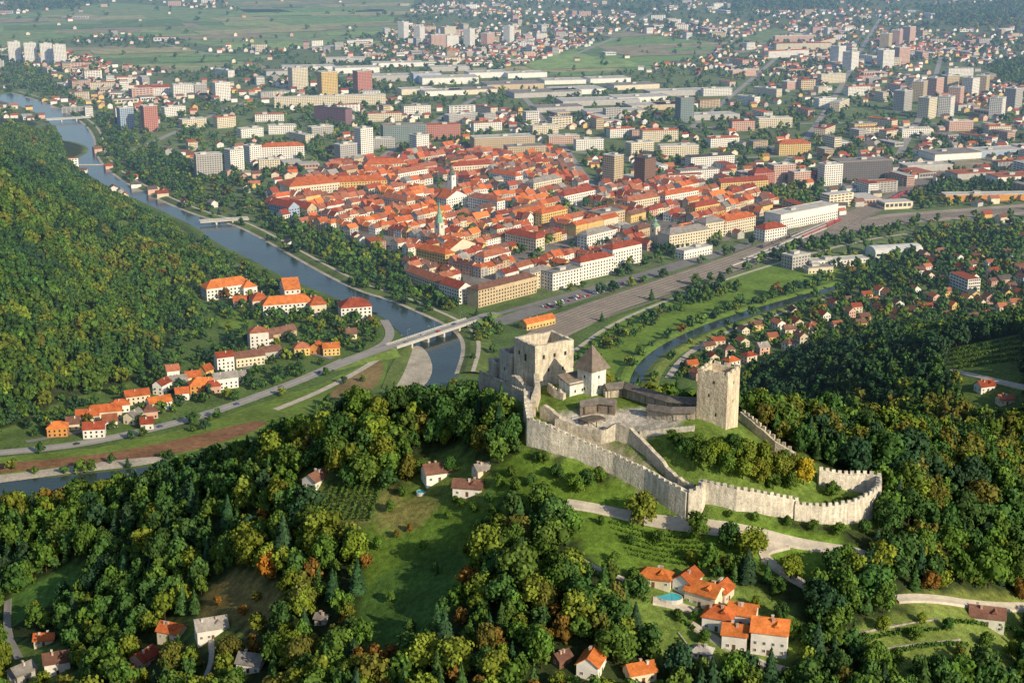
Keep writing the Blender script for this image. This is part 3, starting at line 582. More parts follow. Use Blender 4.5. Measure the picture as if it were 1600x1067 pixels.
# left bank: monastery, mansion and the houses along the road
B(352,466,46,16,12,32,'wh','V','hip','school_building','school',6,'obj',label='large white school with orange hip roof at the left forest edge'); B(382,462,26,14,10,-58,'wh','V','hip','school_building','school wing',5,'obj')
B(447,492,46,14,11,18,'wh','V','hip','monastery_wing','monastery wing',6,'obj',label='long white monastery wing with orange hip roof on left riverbank')
B(452,472,15,30,14,18,'wh','V','gable','monastery_church','church',8,'obj',label='monastery church with steep bright orange roof between white wings'); B(492,490,15,28,10,18,'cr','O','hip','monastery_wing','monastery wing',5,'obj'); B(402,482,14,24,9,18,'cr','O','hip','monastery_wing','monastery wing',5,'obj')
B(553,503,28,20,14,15,'wh','R','hip','mansion','mansion',6,'obj',label='stately white mansion with red hip roof beside the river')
HL=[(88,683,14,10,7,10,'og','V'),(145,685,15,11,7,10,'wh','R'),(160,655,26,9,6,15,'cr','O'),(135,662,16,9,6,15,'cr','O'),(185,645,14,9,6,20,'wh','O'),(207,662,13,9,6,70,'cr','G'),(212,632,18,10,7,25,'cr','O'),(247,643,17,10,7,30,'wh','V'),(232,655,11,9,6,20,'pk','B'),(252,616,13,9,8,70,'wh','R'),(276,608,14,9,6,25,'gr','G'),(316,614,22,11,7,20,'og','V'),(300,600,12,9,6,20,'cr','O'),(350,608,19,10,9,25,'wh','G'),(349,582,14,11,13,25,'wh','R'),(388,572,24,10,8,25,'cr','B'),(402,546,16,13,15,20,'wh','T'),(321,590,9,8,6,60,'ye','O'),(438,530,26,10,6,40,'ta','B'),(420,560,18,9,6,30,'gr','B'),(470,556,13,10,7,15,'ye','T'),(516,556,14,10,7,15,'ye','V'),(494,553,10,9,6,80,'og','O'),(548,530,9,8,5,15,'cr','B'),(297,445,10,9,6,20,'wh','G'),(374,480,12,9,6,10,'cr','O'),(330,615,12,9,6,20,'pk','R'),(170,668,10,8,5,20,'wh','T'),(228,672,9,8,5,15,'wh','R'),(268,590,10,8,6,25,'wh','T'),(372,600,11,8,6,25,'gr','G'),(415,540,10,8,6,30,'wh','B'),(112,672,9,8,5,15,'cr','B'),(283,626,10,8,6,20,'wh','O')]
for a,b,w,d,h,rt,wk,rk in HL:
    x,y,z=hit(a,b); house(x,y+d/2,z,w,d,h,rnd.uniform(3,4.2),R(rt),wk,rk,rnd.choice(['gable','gable','hip']),1,group='houses along the left riverbank road')
# foreground houses
NEAR=[(492,762,10,7.5,4,60,'wh','B','gable','brown-roofed white cottage at the top of the vineyard'),(682,752,12,8.5,4.2,20,'wh','B','gable','white house with broad brown roof on the meadow below castle'),(732,775,12.5,7,4,-10,'wh','B','gable','low white brown-roofed house lower right of the broad-roofed house'),(752,742,6.5,5.5,2.6,30,'cr','G','gable','small grey-roofed hut above the white meadow houses'),
(1024,916,13,7.5,3.6,-15,'cr','V','hip','low orange-roofed villa beside the turquoise pool'),(1103,948,13,9,5.5,-35,'cr','V','gable','large villa with orange gabled roof right of turquoise pool'),(1128,940,8,7,4.5,55,'cr','O','gable','orange-roofed wing at right end of the large gabled villa'),(1075,925,10,7.5,5,55,'wh','O','gable','orange-roofed villa wing directly behind the turquoise pool'),(1125,985,11,9,5.5,-20,'wh','O','hip','middle villa with orange hip roof on the lower right slope'),(1162,978,10,8,5,-20,'wh','V','gable','orange-roofed villa wing behind the tall white villa'),(1205,1022,13,10,9,-15,'wh','V','gable','tall white three-storey villa with orange roof at slope bottom'),(1150,1014,9,7.5,6,-15,'wh','V','gable','small orange-roofed annex left of the tall white villa'),(925,1055,11,8,5,70,'wh','V','gable','orange-roofed cottage among trees near bottom centre'),
(1545,978,13,8,4,-15,'wh','B','gable','long brown-roofed white house at right beside the pale lane'),(1540,612,11,8,4,20,'wh','R','gable','red-roofed white house beside the road on right hill'),(1572,632,10,7,3.5,10,'cr','T','gable','rust-roofed low house below the right hill road'),
(268,1000,11,8,4,-20,'cr','O','gable','orange-brown roofed house left of the grey-roofed hillside house'),(328,998,13,9,5,20,'wh','G','gable','white house with grey roof on the lower left slope'),(68,1008,9,6,3,5,'cr','O','gable','small orange-roofed shed above the dark red house at lower left'),(86,1053,11,9,6,20,'wh','B','gable','white house with dark brown-red roof in the lower left corner'),(224,1042,10,8,4,60,'pk','R','gable','dark red-roofed house under trees at lower left'),(392,1050,10,8,4,-15,'wh','G','gable','pale grey-roofed cottage near bottom left of centre'),(32,1067,10,8,5,50,'gr','G','gable','weathered grey-roofed house at the lower left edge'),(503,975,5,4,2.5,-20,'gr','G','gable','tiny grey garden shed alone on the shaded meadow'),(877,1040,6,5,3,40,'br','B','gable','dark wooden shed left of bottom-centre orange cottage'),(1000,1066,10,7,4,20,'cr','V','gable','orange roof just visible at bottom edge below the villas'),(1098,1030,7,5,3,-20,'wh','L','hip','small pale-roofed garden house on the terrace left of tall villa')]
NEARW=[]
for a,b,w,d,h,rt,wk,rk,kd,lb in NEAR:
    x,y,z=hit(a,b); house(x,y+d*.4,z,w,d,h,d*.36,R(rt),wk,rk,kd,2,label=lb); NEARW.append((x,y,z,w))
# right-hand suburb below the castle and the old town grid: candidates
CAND=[]
def cand(x,y,w,d,h,rh,rot,wk,rk,kind,grp): CAND.append((x,y,w,d,h,rh,rot,wk,rk,kind,grp))
POLR=[[(1050,598),(1062,565),(1120,525),(1200,493),(1310,470),(1420,450),(1600,440),(1600,500),(1450,510),(1300,520),(1220,552),(1130,588)],[(1440,400),(1600,390),(1600,440),(1430,445)]]
tries=0;got=[]
while len(got)<86 and tries<9000:
    tries+=1; a=rnd.uniform(1050,1600) if rnd.random()<.65 else rnd.uniform(1050,1260); b=rnd.uniform(395,598)
    if not inany(np.array([a]),np.array([b]),POLR)[0] or inpoly(np.array([a]),np.array([b]),VOG)[0]: continue
    x,y,z=P(a,b)
    if zf(x,y)>12: continue
    if any((x-q[0])**2+(y-q[1])**2<19**2 for q in got) or any((x-q[0])**2+(y-q[1])**2<(q[2]+5)**2 for q in ROADPTS): continue
    got.append((x,y)); cand(x,y,rnd.uniform(9,12),rnd.uniform(7.5,9),rnd.uniform(5,6.8),rnd.uniform(2.4,3.2),R(rnd.choice([20,110])+rnd.uniform(-12,12)),rnd.choice(['wh','wh','wh','cr','cr','ye','pk']),rnd.choice('ORRTBBTGBB'),rnd.choice(['gable','gable','hip']),'houses of the right-hand suburb')
cu,su=cos(TH),sin(TH); ox,oy=P(740,472)[:2]
def oldok(x,y):
    a,b=proj(x,y,0); return inpoly(np.array([a]),np.array([b]),OLD)[0] and not blocked(x,y,7) and not any((x-q[0])**2+(y-q[1])**2<(q[2]+2)**2 for q in ROADPTS if abs(x-q[0])<20)
RK='OOORRRTTTVBBBG'
for i in range(-3,13):
    for j in range(-2,13):
        pu=rnd.uniform(-5,5); pv=rnd.uniform(-5,5)
        bu=i*72+pu; bv=j*60+pv; da=R(rnd.uniform(-7,7)); U_=56+rnd.uniform(-4,3); V_=44+rnd.uniform(-4,3)
        def w2(u,v): 
            uu=bu+u; vv=bv+v; return ox+uu*cu-vv*su, oy+uu*su+vv*cu
        if rnd.random()<.08: continue
        big=rnd.random()<.25; hb_=rnd.uniform(7.5,11); bk_=rnd.choice([RK,RK,'RRTTB','OOVT','TBBRG'])
        for side in(0,1):
            u=0
            while u<U_-6:
                w=rnd.uniform(9,16) if not big else rnd.uniform(20,30); d=rnd.uniform(9.5,12.5); 
                x,y=w2(u+w/2,d/2 if side==0 else V_-d/2); 
                if oldok(x,y): cand(x,y,w-.05,d,hb_+rnd.uniform(-1.5,2.5),rnd.uniform(3.2,4.8),TH+da*.5,rnd.choice(['wh','wh','cr','cr','ye','pk','ta','gr','wh']),rnd.choice(bk_),'gable' if rnd.random()<.75 else 'hip','old town houses')
                u+=w
        for side in(0,1):
            v=13
            while v<V_-16:
                w=rnd.uniform(8,13); d=rnd.uniform(8.5,11); x,y=w2(d/2 if side==0 else U_-d/2,v+w/2)
                if oldok(x,y): cand(x,y,w-.05,d,hb_+rnd.uniform(-2,1.5),rnd.uniform(3,4.4),TH+math.pi/2+da*.5,rnd.choice(['wh','cr','ye','pk','ta']),rnd.choice(bk_),'gable','old town houses')
                v+=w
        if rnd.random()<.35:
            x,y=w2(U_/2+rnd.uniform(-6,6),V_/2)
            if oldok(x,y): cand(x,y,rnd.uniform(8,14),6.5,rnd.uniform(3,5),2,TH+rnd.choice([0,math.pi/2]),'cr',rnd.choice('TBRG'),'gable','old town houses')
CAND.sort(key=lambda q:math.hypot(q[0],q[1])/ (q[2]*.5+q[4]))
nfix=len(HL)+len(NEAR); NIND=300-nfix
for q in CAND[:NIND]:
    x,y,w,d,h,rh,rot,wk,rk,kind,grp=q; house(x,y,float(zf(x,y)),w,d,h,rh,rot,wk,rk,kind,1,group=grp)
# ------------------------------------------------------------ batching of the uncountable rest
def house_tmpl(win):
    V=[];Fc=[];cid=[]
    def quad(a,b,c_,d_,ch):
        k=len(V); V.extend([a,b,c_,d_]); Fc.extend([(k,k+1,k+2),(k,k+2,k+3)]); cid.extend([ch,ch])
    e=.66; X=Y=.5; O=.55
    for s in((-X,-Y,X,-Y),(X,-Y,X,Y),(X,Y,-X,Y),(-X,Y,-X,-Y)): quad((s[0],s[1],-.05),(s[2],s[3],-.05),(s[2],s[3],e),(s[0],s[1],e),0)
    for s in(-1,1):
        k=len(V); V.extend([(s*X,-Y,e),(s*X,Y,e),(s*X,0,.97)]); Fc.append((k,k+1,k+2)); cid.append(0)
    quad((-O,-O,e-.03),(O,-O,e-.03),(O,0,1),(-O,0,1),1); quad((O,O,e-.03),(-O,O,e-.03),(-O,0,1),(O,0,1),1)
    if win:
        for fl in(.12,.40):
            for i in(-.32,0,.32):
                for s in(-1,1):
                    quad((i-.07,s*.508,fl),(i+.07,s*.508,fl),(i+.07,s*.508,fl+.14),(i-.07,s*.508,fl+.14),2); quad((s*.508,i-.07,fl),(s*.508,i+.07,fl),(s*.508,i+.07,fl+.14),(s*.508,i-.07,fl+.14),2)
    return np.array(V,float),np.array(Fc),np.array(cid),np.ones(len(Fc))
def block_tmpl(ns=5):
    V=[];Fc=[];cid=[]
    def quad(a,b,c_,d_,ch):
        k=len(V); V.extend([a,b,c_,d_]); Fc.extend([(k,k+1,k+2),(k,k+2,k+3)]); cid.extend([ch,ch])
    for s in((-.5,-.5,.5,-.5),(.5,-.5,.5,.5),(.5,.5,-.5,.5),(-.5,.5,-.5,-.5)): quad((s[0],s[1],0),(s[2],s[3],0),(s[2],s[3],1),(s[0],s[1],1),0)
    quad((-.5,-.5,1),(.5,-.5,1),(.5,.5,1),(-.5,.5,1),1)
    for f in range(ns):
        z0=(f+.35)/ns; z1=(f+.8)/ns
        for k in range(6):
            a=-.46+k*.155;b=a+.11
            for s in(-1,1): quad((a,s*.506,z0),(b,s*.506,z0),(b,s*.506,z1),(a,s*.506,z1),2); quad((s*.506,a,z0),(s*.506,b,z0),(s*.506,b,z1),(s*.506,a,z1),2)
    return np.array(V,float),np.array(Fc),np.array(cid),np.ones(len(Fc))
class Batch:
    def __init__(s): s.V=[];s.F=[];s.C=[];s.n=0
    def add(s,tm,pos,scl,rot,cols):
        V,Fc,cid,sh=tm; pos=np.asarray(pos,float).reshape(-1,3); n_=len(pos)
        if n_==0: return
        scl=np.asarray(scl,float).reshape(n_,3); rot=np.asarray(rot,float); cols=np.asarray(cols,float)
        v=V[None]*scl[:,None,:]; ca=np.cos(rot)[:,None]; sa=np.sin(rot)[:,None]
        W=np.stack([v[...,0]*ca-v[...,1]*sa,v[...,0]*sa+v[...,1]*ca,v[...,2]],-1)+pos[:,None,:]
        s.V.append(W.reshape(-1,3)); s.F.append((Fc[None]+(s.n+np.arange(n_)*len(V))[:,None,None]).reshape(-1,3)); s.n+=n_*len(V)
        s.C.append((cols[:,cid,:]*sh[None,:,None]).reshape(-1,3))
    def obj(s,name,m): 
        o=link(name,npmesh(name,np.concatenate(s.V),np.concatenate(s.F),np.concatenate(s.C),m)); o['kind']='stuff'; return o
hb=Batch(); T_hw=house_tmpl(True); T_h=house_tmpl(False); T_b=block_tmpl()
def colarr(keys,D,j=.15): return np.array([np.array(D[k][0])*rnd.uniform(1-j,1+j) for k in keys])
rest=CAND[NIND:]
wc=colarr([q[7] for q in rest],WALL); rc=colarr([q[8] for q in rest],ROOF,.25)
hb.add(T_hw,[(q[0],q[1],0) for q in rest],[(q[2],q[3],q[4]/.66) for q in rest],[q[6] for q in rest],np.stack([wc,rc,np.full_like(wc,.06)],1))
OCC=[(q[0],q[1],max(q[2],q[3])*.55+1.5) for q in CAND]
# suburbs
def grid(x0,x1,y0,y1,s):
    X,Y=np.meshgrid(np.arange(x0,x1,s),np.arange(y0,y1,s)); X=X+rng.uniform(-.42,.42,X.shape)*s; Y=Y+rng.uniform(-.42,.42,Y.shape)*s
    return X.ravel(),Y.ravel()
def wedge(X,Y,m=60): return np.abs(X)<Y*.37+m
sub=[]
for y0,y1,s in((1350,2700,25),(2700,4200,29),(4200,7200,38)):
    X,Y=grid(-2800,2800,y0,y1,s); k=wedge(X,Y); X,Y=X[k],Y[k]; sub.append(np.stack([X,Y,np.full_like(X,s)],1))
sub=np.concatenate(sub); X,Y=sub[:,0],sub[:,1]; px,py=proj(X,Y,0*X); Z=np.where(Y<2690,zf(X,Y),0)
ok=(Z<1)&~inany(px,py,[OLD,RIVER,VOG,RAIL,RAIL2,LEVEE,STREET]+WOODS+TREEV)
dens=np.clip(.48+.75*sn(X,Y,150,.6)+.45*sn(X,Y,420,1.9),.06,.92)
inf=inany(px,py,FIELDS); dens=np.where(inf,.015,dens); dens=np.where(Y>4600,dens*.7,dens); dens=np.where(inany(px,py,POLR),.12,dens)
ok&=rng.random(len(X))<dens
ok&=~((px<420)&(py>330))&~((py>395)&(px<1420))&~inpoly(px,py,[(640,100),(1090,120),(1090,185),(640,165)])
idx=np.where(ok)[0]
RP=np.array(ROADPTS); 
def nearpts(X,Y,PTS,extra=0):
    out=np.zeros(len(X),bool)
    for i in range(0,len(X),4000):
        d2=(X[i:i+4000,None]-PTS[None,:,0])**2+(Y[i:i+4000,None]-PTS[None,:,1])**2; out[i:i+4000]=(d2<(PTS[None,:,2]+extra)**2).any(1)
    return out
idx=idx[~nearpts(X[idx],Y[idx],RP,6)]; idx=np.array([i for i in idx if not blocked(X[i],Y[i],9)])
u_=rng.random(len(idx)); tb=np.where(Y[idx]<3300,.11,.07)
bs=idx[u_<tb]; ws=idx[(u_>=tb)&(u_<tb+.05)]; hs=idx[u_>=tb+.05]
wk=rng.choice(['wh','wh','wh','cr','cr','pk','ye','gr'],len(hs)); rk=rng.choice(['O','R','R','T','T','B','B','G','D'],len(hs))
wc=colarr(wk,WALL);rc=colarr(rk,ROOF,.22); n_=len(hs)
hb.add(T_h,np.stack([X[hs],Y[hs],0*hs],1),np.stack([rng.uniform(10,15,n_),rng.uniform(8.5,11,n_),rng.uniform(7.5,11,n_)],1),R(20)+rng.choice([0,math.pi/2],n_)+rng.normal(0,.12,n_),np.stack([wc,rc,wc],1))
for ids,(w0,w1,d0,d1,h0,h1_),rks in((bs,(20,50,12,18,9,20),['L','L','G','O','R']),(ws,(26,60,16,30,5,9),['L','L','L','G','T'])):
    n_=len(ids); wk=rng.choice(['wh','wh','cr','pk','gr','ta'],n_); rk=rng.choice(rks,n_); wc=colarr(wk,WALL);rc=colarr(rk,ROOF)
    hb.add(T_b if ids is bs else block_tmpl(1),np.stack([X[ids],Y[ids],0*ids],1),np.stack([rng.uniform(w0,w1,n_),rng.uniform(d0,d1,n_),rng.uniform(h0,h1_,n_)],1),R(20)+rng.choice([0,math.pi/2],n_)+rng.normal(0,.1,n_),np.stack([wc,rc,np.full_like(wc,.09)],1))
OCC+=[(X[i],Y[i],8) for i in hs]+[(X[i],Y[i],20) for i in bs]+[(X[i],Y[i],26) for i in ws]
hb.obj('distant_houses',M_stuffh)
# ------------------------------------------------------------ bridges
def bridge(a,b,z,width,npier,label):
    A_=np.array(P(a[0],a[1],z)); B_=np.array(P(b[0],b[1],z)); c_=(A_+B_)/2; L=np.linalg.norm(B_-A_); an=math.atan2(B_[1]-A_[1],B_[0]-A_[0])
    o=thing('bridge',label,'bridge',(c_[0],c_[1],0),an)
    m=MB(); m.box(-L/2,L/2,-width/2,width/2,z-1.3,z); m.box(-L/2,L/2,-width/2-.4,-width/2+1.5,z+.002,z+.2); m.box(-L/2,L/2,width/2-1.5,width/2+.4,z+.002,z+.2); m.obj('deck',M_conc,o)
    m=MB(); m.box(-L/2,L/2,-width/2+1.51,width/2-1.51,z+.003,z+.06); m.obj('roadway',M_main,o)
    for s in(-1,1):
        m=MB(); y=s*(width/2+.1); m.box(-L/2,L/2,y-.12,y+.12,z+1.0,z+1.2); m.box(-L/2,L/2,y-.08,y+.08,z+.55,z+.65)
        k=int(L/3)
        for i in range(k+1): x=-L/2+L*i/k; m.box(x-.08,x+.08,y-.08,y+.08,z+.2,z+1.0)
        m.obj('railing',M_white,o)
    for i in range(npier):
        x=-L/2+L*(i+1)/(npier+1); m=MB(); m.box(x-1,x+1,-width*.38,width*.38,-1,z-1.6); m.box(x-1.3,x+1.3,-width*.45,width*.45,z-1.6,z-1.302); m.obj('pier',M_conc,o)
    return A_,B_,an
A_,B_,an=bridge((612,541),(736,500),6,12,4,'long pale concrete road bridge crossing the river below the castle')
def ramp(pl,z,w=6):
    n_=len(pl); pl=smooth([np.array([p[0],p[1],z+(.5-z)*i/(n_-1)]) for i,p in enumerate(pl)],2)
    struct(profile('bridge_ramp',pl,[(-w-9,-6),(-w-.5,0),(w+.5,0),(w+9,-6)],M_grass,color=(.12,.18,.04)))
    struct(profile('ramp_road',[p+np.array([0,0,.12]) for p in pl],[(-w,0),(w,0)],M_main)); ROADPTS.extend([(p[0],p[1],w+5) for p in resample(pl,8)])
ramp([A_,P(580,551,4),P(550,563,2),P(515,577,0)],6); ramp([B_,P(748,496,4),P(762,491,2),P(778,490,0)],6,5)
bridge((312,346),(388,341),5,9,2,'white footbridge slab crossing the river upstream of old town')
bridge((72,187),(142,183),6,9,2,'distant pale road bridge over the river at upper left')
m=MB(); a=np.array(P(122,258,.3));b=np.array(P(172,258,.3)); an2=math.atan2(b[1]-a[1],b[0]-a[0]); c_=(a+b)/2
m.obox((0,0,0),np.linalg.norm(b-a)+4,2.5,1.0,an2,-.5); o=m.obj('river_weir',M_conc,loc=tuple(c_)); o['label']='low pale weir across the river at upper left'; o['category']='weir'
# street lamps
def lamp(x,y,z,an,label):
    o=thing('street_lamp',None,'street lamp',(x,y,z),an,'street lamps of the bridge and street')
    m=MB(); m.cyl((0,0,0),(0,0,8),.12,.07); m.obj('pole',M_metal,o); m=MB(); m.cyl((0,0,7.9),(0,1.6,8.3),.06,.05); m.obj('arm',M_metal,o); m=MB(); m.box(-.2,.2,1.4,2.3,8.2,8.4); m.obj('lamp_head',M_white,o)
    auto(o,label,x,y,z)
for i in range(6):
    p=A_+(B_-A_)*(i+.5)/6; s=1 if i%2 else -1; lamp(p[0]-sin(an)*5.2*s,p[1]+cos(an)*5.2*s,6.2,an+(math.pi if s>0 else 0),'slim grey street lamp')
# ------------------------------------------------------------ cars and trains
prof=[(-2.1,.35),(-2.15,.8),(-1.9,.95),(-1.55,1.0),(-1.0,1.42),(.45,1.45),(1.05,.98),(1.95,.82),(2.15,.6),(2.1,.35)]
def extr(prof,y0,y1):
    k=len(prof); V=[(x,y0,z) for x,z in prof]+[(x,y1,z) for x,z in prof]; Fc=[(i,(i+1)%k,k+(i+1)%k,k+i) for i in range(k)]+[tuple(range(k-1,-1,-1)),tuple(range(k,2*k))]; return V,Fc
CARB=mesh('body',*extr(prof,-.85,.85),M_car); g=[(-1.42,1.02),(-.98,1.36),(.42,1.38),(.92,1.02)]
CARG=mesh('side_glass',*extr(g,-.87,.87),M_glass); wm=MB(); wm.cyl((0,-.11,0),(0,.11,0),.33,.33,10); WHEEL=mesh('wheel',wm.v,wm.f,M_tyre)
CC=[((.7,.7,.68),'white'),((.45,.46,.47),'silver'),((.03,.03,.035),'black'),((.4,.03,.02),'red'),((.04,.08,.25),'blue'),((.18,.19,.2),'grey')]
def car(x,y,z,an,grp):
    c_,n_=rnd.choice(CC); o=thing('parked_car' if 'parked' in grp else 'car',None,'car',(x,y,z),an,grp); link('body',CARB,o,color=c_); link('side_glass',CARG,o)
    for a in(-1.3,1.3):
        for b in(-.8,.8): link('wheel',WHEEL,o,(a,b,.33))
    auto(o,'small %s %s'%(n_,'parked car' if 'parked' in grp else 'car on the road'),x,y,z)
p0=np.array(P(842,480,.24));p1=np.array(P(1005,433,.24)); L=np.linalg.norm(p1-p0); dv=(p1-p0)/L; an3=math.atan2(dv[1],dv[0]); nn=np.array([dv[1],-dv[0]])
for row in range(2):
    for i in range(int(L/3.2)):
        if rnd.random()<.4: continue
        p=p0+dv*(i*3.2); car(p[0]+nn[0]*(1+row*6),p[1]+nn[1]*(1+row*6),.24,an3+math.pi/2+rnd.choice([0,math.pi]),'cars parked beside the railway')
for i,f in enumerate((.15,.4,.55,.8)): p=A_+(B_-A_)*f; s=1 if i%2 else -1; car(p[0]-sin(an)*2*s,p[1]+cos(an)*2*s,6.06,an+(0 if s<0 else math.pi),'cars driving on the bridge and road')
for a,b in((500,582),(440,605),(250,667),(120,694),(370,632)):
    x,y,_=P(a,b,.45); car(x,y,.45,R(32),'cars driving on the bridge and road')
def train(track,s0,ncar,col,label):
    pl=resample(TR[track],2); k=int(s0*len(pl)); p=pl[k]; o=thing('train',label,'train',tuple(p),0)
    for i in range(ncar):
        q=pl[min(k+i*11,len(pl)-2)]; q2=pl[min(k+i*11+5,len(pl)-1)]; an=math.atan2(q2[1]-q[1],q2[0]-q[0])
        m=MB(); V,Fc=extr([(-1.45,.9),(-1.45,3.2),(-1.0,3.9),(1.0,3.9),(1.45,3.2),(1.45,.9)],-9.8,9.8); m.add([(y,x,z) for x,y,z in V],[f[::-1] for f in Fc]); c_=m.obj('carriage',M_car,o,col,loc=tuple(q-p),rot=an)
        m=MB(); m.box(-9,9,-1.48,1.48,2.1,3.0); m.obj('window_band',M_glass,c_)
        for e in(-7.5,5): m=MB(); m.box(e,e+2.5,-1.1,1.1,.2,.89); m.obj('bogie',M_tyre,c_)
train(2,.74,4,(.5,.05,.03),'red passenger train on the tracks beyond the station'); train(0,.5,5,(.42,.06,.04),'dull red train standing at the station platforms'); train(-2,.42,4,(.16,.14,.12),'dark freight train on the yard tracks before the station')
for k,(lo,hi) in enumerate(((.42,.62),(.45,.64))):
    pl=TR[1 if k==0 else -1]; a=int(lo*len(pl));b=int(hi*len(pl)); seg=[p*1 for p in pl[a:b]]
    o=thing('station_platform',['pale covered platform nearest the town side of the station','pale covered platform on the river side of the station'][k],'platform',tuple(seg[0]),0)
    off=-2.6 if k==0 else 2.6
    def loc(s): return [np.array([p[0]-seg[0][0],p[1]-seg[0][1],0.]) for p in s]
    profile('slab',loc(seg),[(off-1.3,0),(off-1.3,.8),(off+1.3,.8),(off+1.3,0)],M_conc,o)
    profile('canopy',loc(seg[len(seg)//2:]),[(off-1.7,4.4),(off,4.8),(off+1.7,4.4)],M_conc,o)
    nrm=normals2(seg)
    for i in range(len(seg)//2,len(seg),2):
        p=loc(seg)[i]+np.array([nrm[i][0]*off,nrm[i][1]*off,0]); m=MB(); m.cyl((0,0,.8),(0,0,4.7),.15,.15); m.obj('post',M_metal,o,loc=tuple(p))
# ------------------------------------------------------------ castle
ST=(.50,.44,.35)
def cblock(corner,la,lb,alpha,h,name,label,z=None,merl=0,color=ST,wins=(),jag=0,down=9,part='wall'):
    """box whose near vertical edge is at the given corner; face A runs right and away by alpha, face B left"""
    x,y,zz=corner; o=thing(name,label,'castle',(x,y,zz),alpha)
    nseg=10
    V=[];Fc=[]
    def top(): return h+(rnd.uniform(-jag,jag*.4) if jag else 0)
    pts=[(la*i/nseg,0) for i in range(nseg)]+[(la,lb*i/nseg) for i in range(nseg)]+[(la-la*i/nseg,lb) for i in range(nseg)]+[(0,lb-lb*i/nseg) for i in range(nseg)]
    k=len(pts); tz=[top() for _ in pts]
    for i,(a,b) in enumerate(pts): V.append((a,b,-down))
    for i,(a,b) in enumerate(pts): V.append((a,b,tz[i]))
    th=1.6
    ins=[(min(max(a,th),la-th),min(max(b,th),lb-th)) for a,b in pts]
    for i,(a,b) in enumerate(ins): V.append((a,b,tz[i]))
    for i,(a,b) in enumerate(ins): V.append((a,b,h-(6 if jag else 2.5)))
    for r in range(3):
        for i in range(k): Fc.append((r*k+i,r*k+(i+1)%k,(r+1)*k+(i+1)%k,(r+1)*k+i))
    Fc.append(tuple(range(3*k,4*k)))
    link(part,mesh(part,V,Fc,M_stone),o,color=color)
    for f,u,zz_,ww,wh in wins:
        if f=='A': link('window',WIN,o,(u*la,-.0,zz_),0,(ww,1,wh))
        else: link('window',WIN,o,(0,u*lb,zz_),math.pi/2,(ww,1,wh))
    if merl:
        for (ax,ay,bx,by) in((0,0,la,0),(la,0,la,lb),(la,lb,0,lb),(0,lb,0,0)):
            L=math.hypot(bx-ax,by-ay); n_=max(2,int(L/merl)); an=math.atan2(by-ay,bx-ax)
            for i in range(n_):
                t=(i+.25)/n_; m=MB(); mw=L/n_*.6; m.box(-mw/2,mw/2,.02,.75,0,rnd.uniform(1.0,1.15)); m.obj('merlon',M_stone,o,color,loc=(ax+(bx-ax)*t,ay+(by-ay)*t,h-.02),rot=an)
    FOOT.append((x+cos(alpha)*la/2-sin(alpha)*lb/2,y+sin(alpha)*la/2+cos(alpha)*lb/2,alpha,la,lb))
    return o
c_=hit(1134,672); o=cblock(c_,13.6,13.6,R(60),24.0,'castle_tower','square pale stone castle keep with crenellated top on grassy mound',merl=4.5,color=(.58,.50,.38),wins=(('B',.35,6,.7,1.5),('B',.6,14,.6,1.4),('B',.45,20,.7,1.3),('A',.5,11,.6,1.4),('A',.5,19,.6,1.4)))
c_=P(836,608,153); cblock(c_,21,18,R(32),20.5,'castle_palace','roofless ruined castle palace block with broken top and small windows',jag=.55,color=(.56,.50,.40),wins=(('A',.22,14.5,1.2,1.9),('A',.5,14.5,1.2,1.9),('A',.78,14.5,1.2,1.9),('A',.35,8,1.0,1.6),('A',.72,7.5,1.0,1.6),('B',.45,13,1.8,3.2),('B',.75,14,1.1,1.8)))
c_=P(797,604,149); cblock(c_,13,12,R(25),15.5,'castle_ruin','lower grey ruined wing left of the castle palace',jag=.7,color=(.47,.44,.39),wins=(('A',.4,8,1.1,1.6),('B',.5,7,1.1,1.6)))
c_=P(772,606,144); cblock(c_,9,8,R(20),12.5,'castle_ruin','small grey ruined turret at the far left of castle',jag=.5,color=(.48,.45,.39))
c_=P(924,624,154); o=cblock(c_,9,9,R(42),13.5,'roofed_tower','white castle tower with steep brown shingle pyramid roof',color=(.72,.69,.63),wins=(('A',.5,9.5,.9,1.4),('B',.5,9.5,.9,1.4),('B',.5,4,.8,1.2),('A',.5,4.5,.8,1.2)))
V=[(-1.6,-1.6,12.8),(10.6,-1.6,12.8),(10.6,10.6,12.8),(-1.6,10.6,12.8),(4.5,4.5,23.5)]; link('roof',mesh('roof',V,[(0,1,4),(1,2,4),(2,3,4),(3,0,4),(3,2,1,0)],M_shingle),o,color=(.20,.165,.14))
c_=P(890,630,152.5); o=cblock(c_,10,8,R(35),9,'gate_house','white castle gatehouse with dark roof left of the roofed tower',color=(.72,.69,.63),wins=(('A',.3,5,.9,1.3),('A',.7,5,.9,1.3),('B',.5,4,.9,1.3)))
V=[(-.6,-.6,8.6),(10.6,-.6,8.6),(10.6,8.6,11.1),(-.6,8.6,11.1),(-.6,-.6,8.2),(10.6,-.6,8.2),(10.6,8.6,10.7),(-.6,8.6,10.7)]; link('roof',mesh('roof',V,[(0,1,2,3),(7,6,5,4),(0,4,5,1),(1,5,6,2),(2,6,7,3),(3,7,4,0)],M_shingle),o,color=(.23,.19,.15))
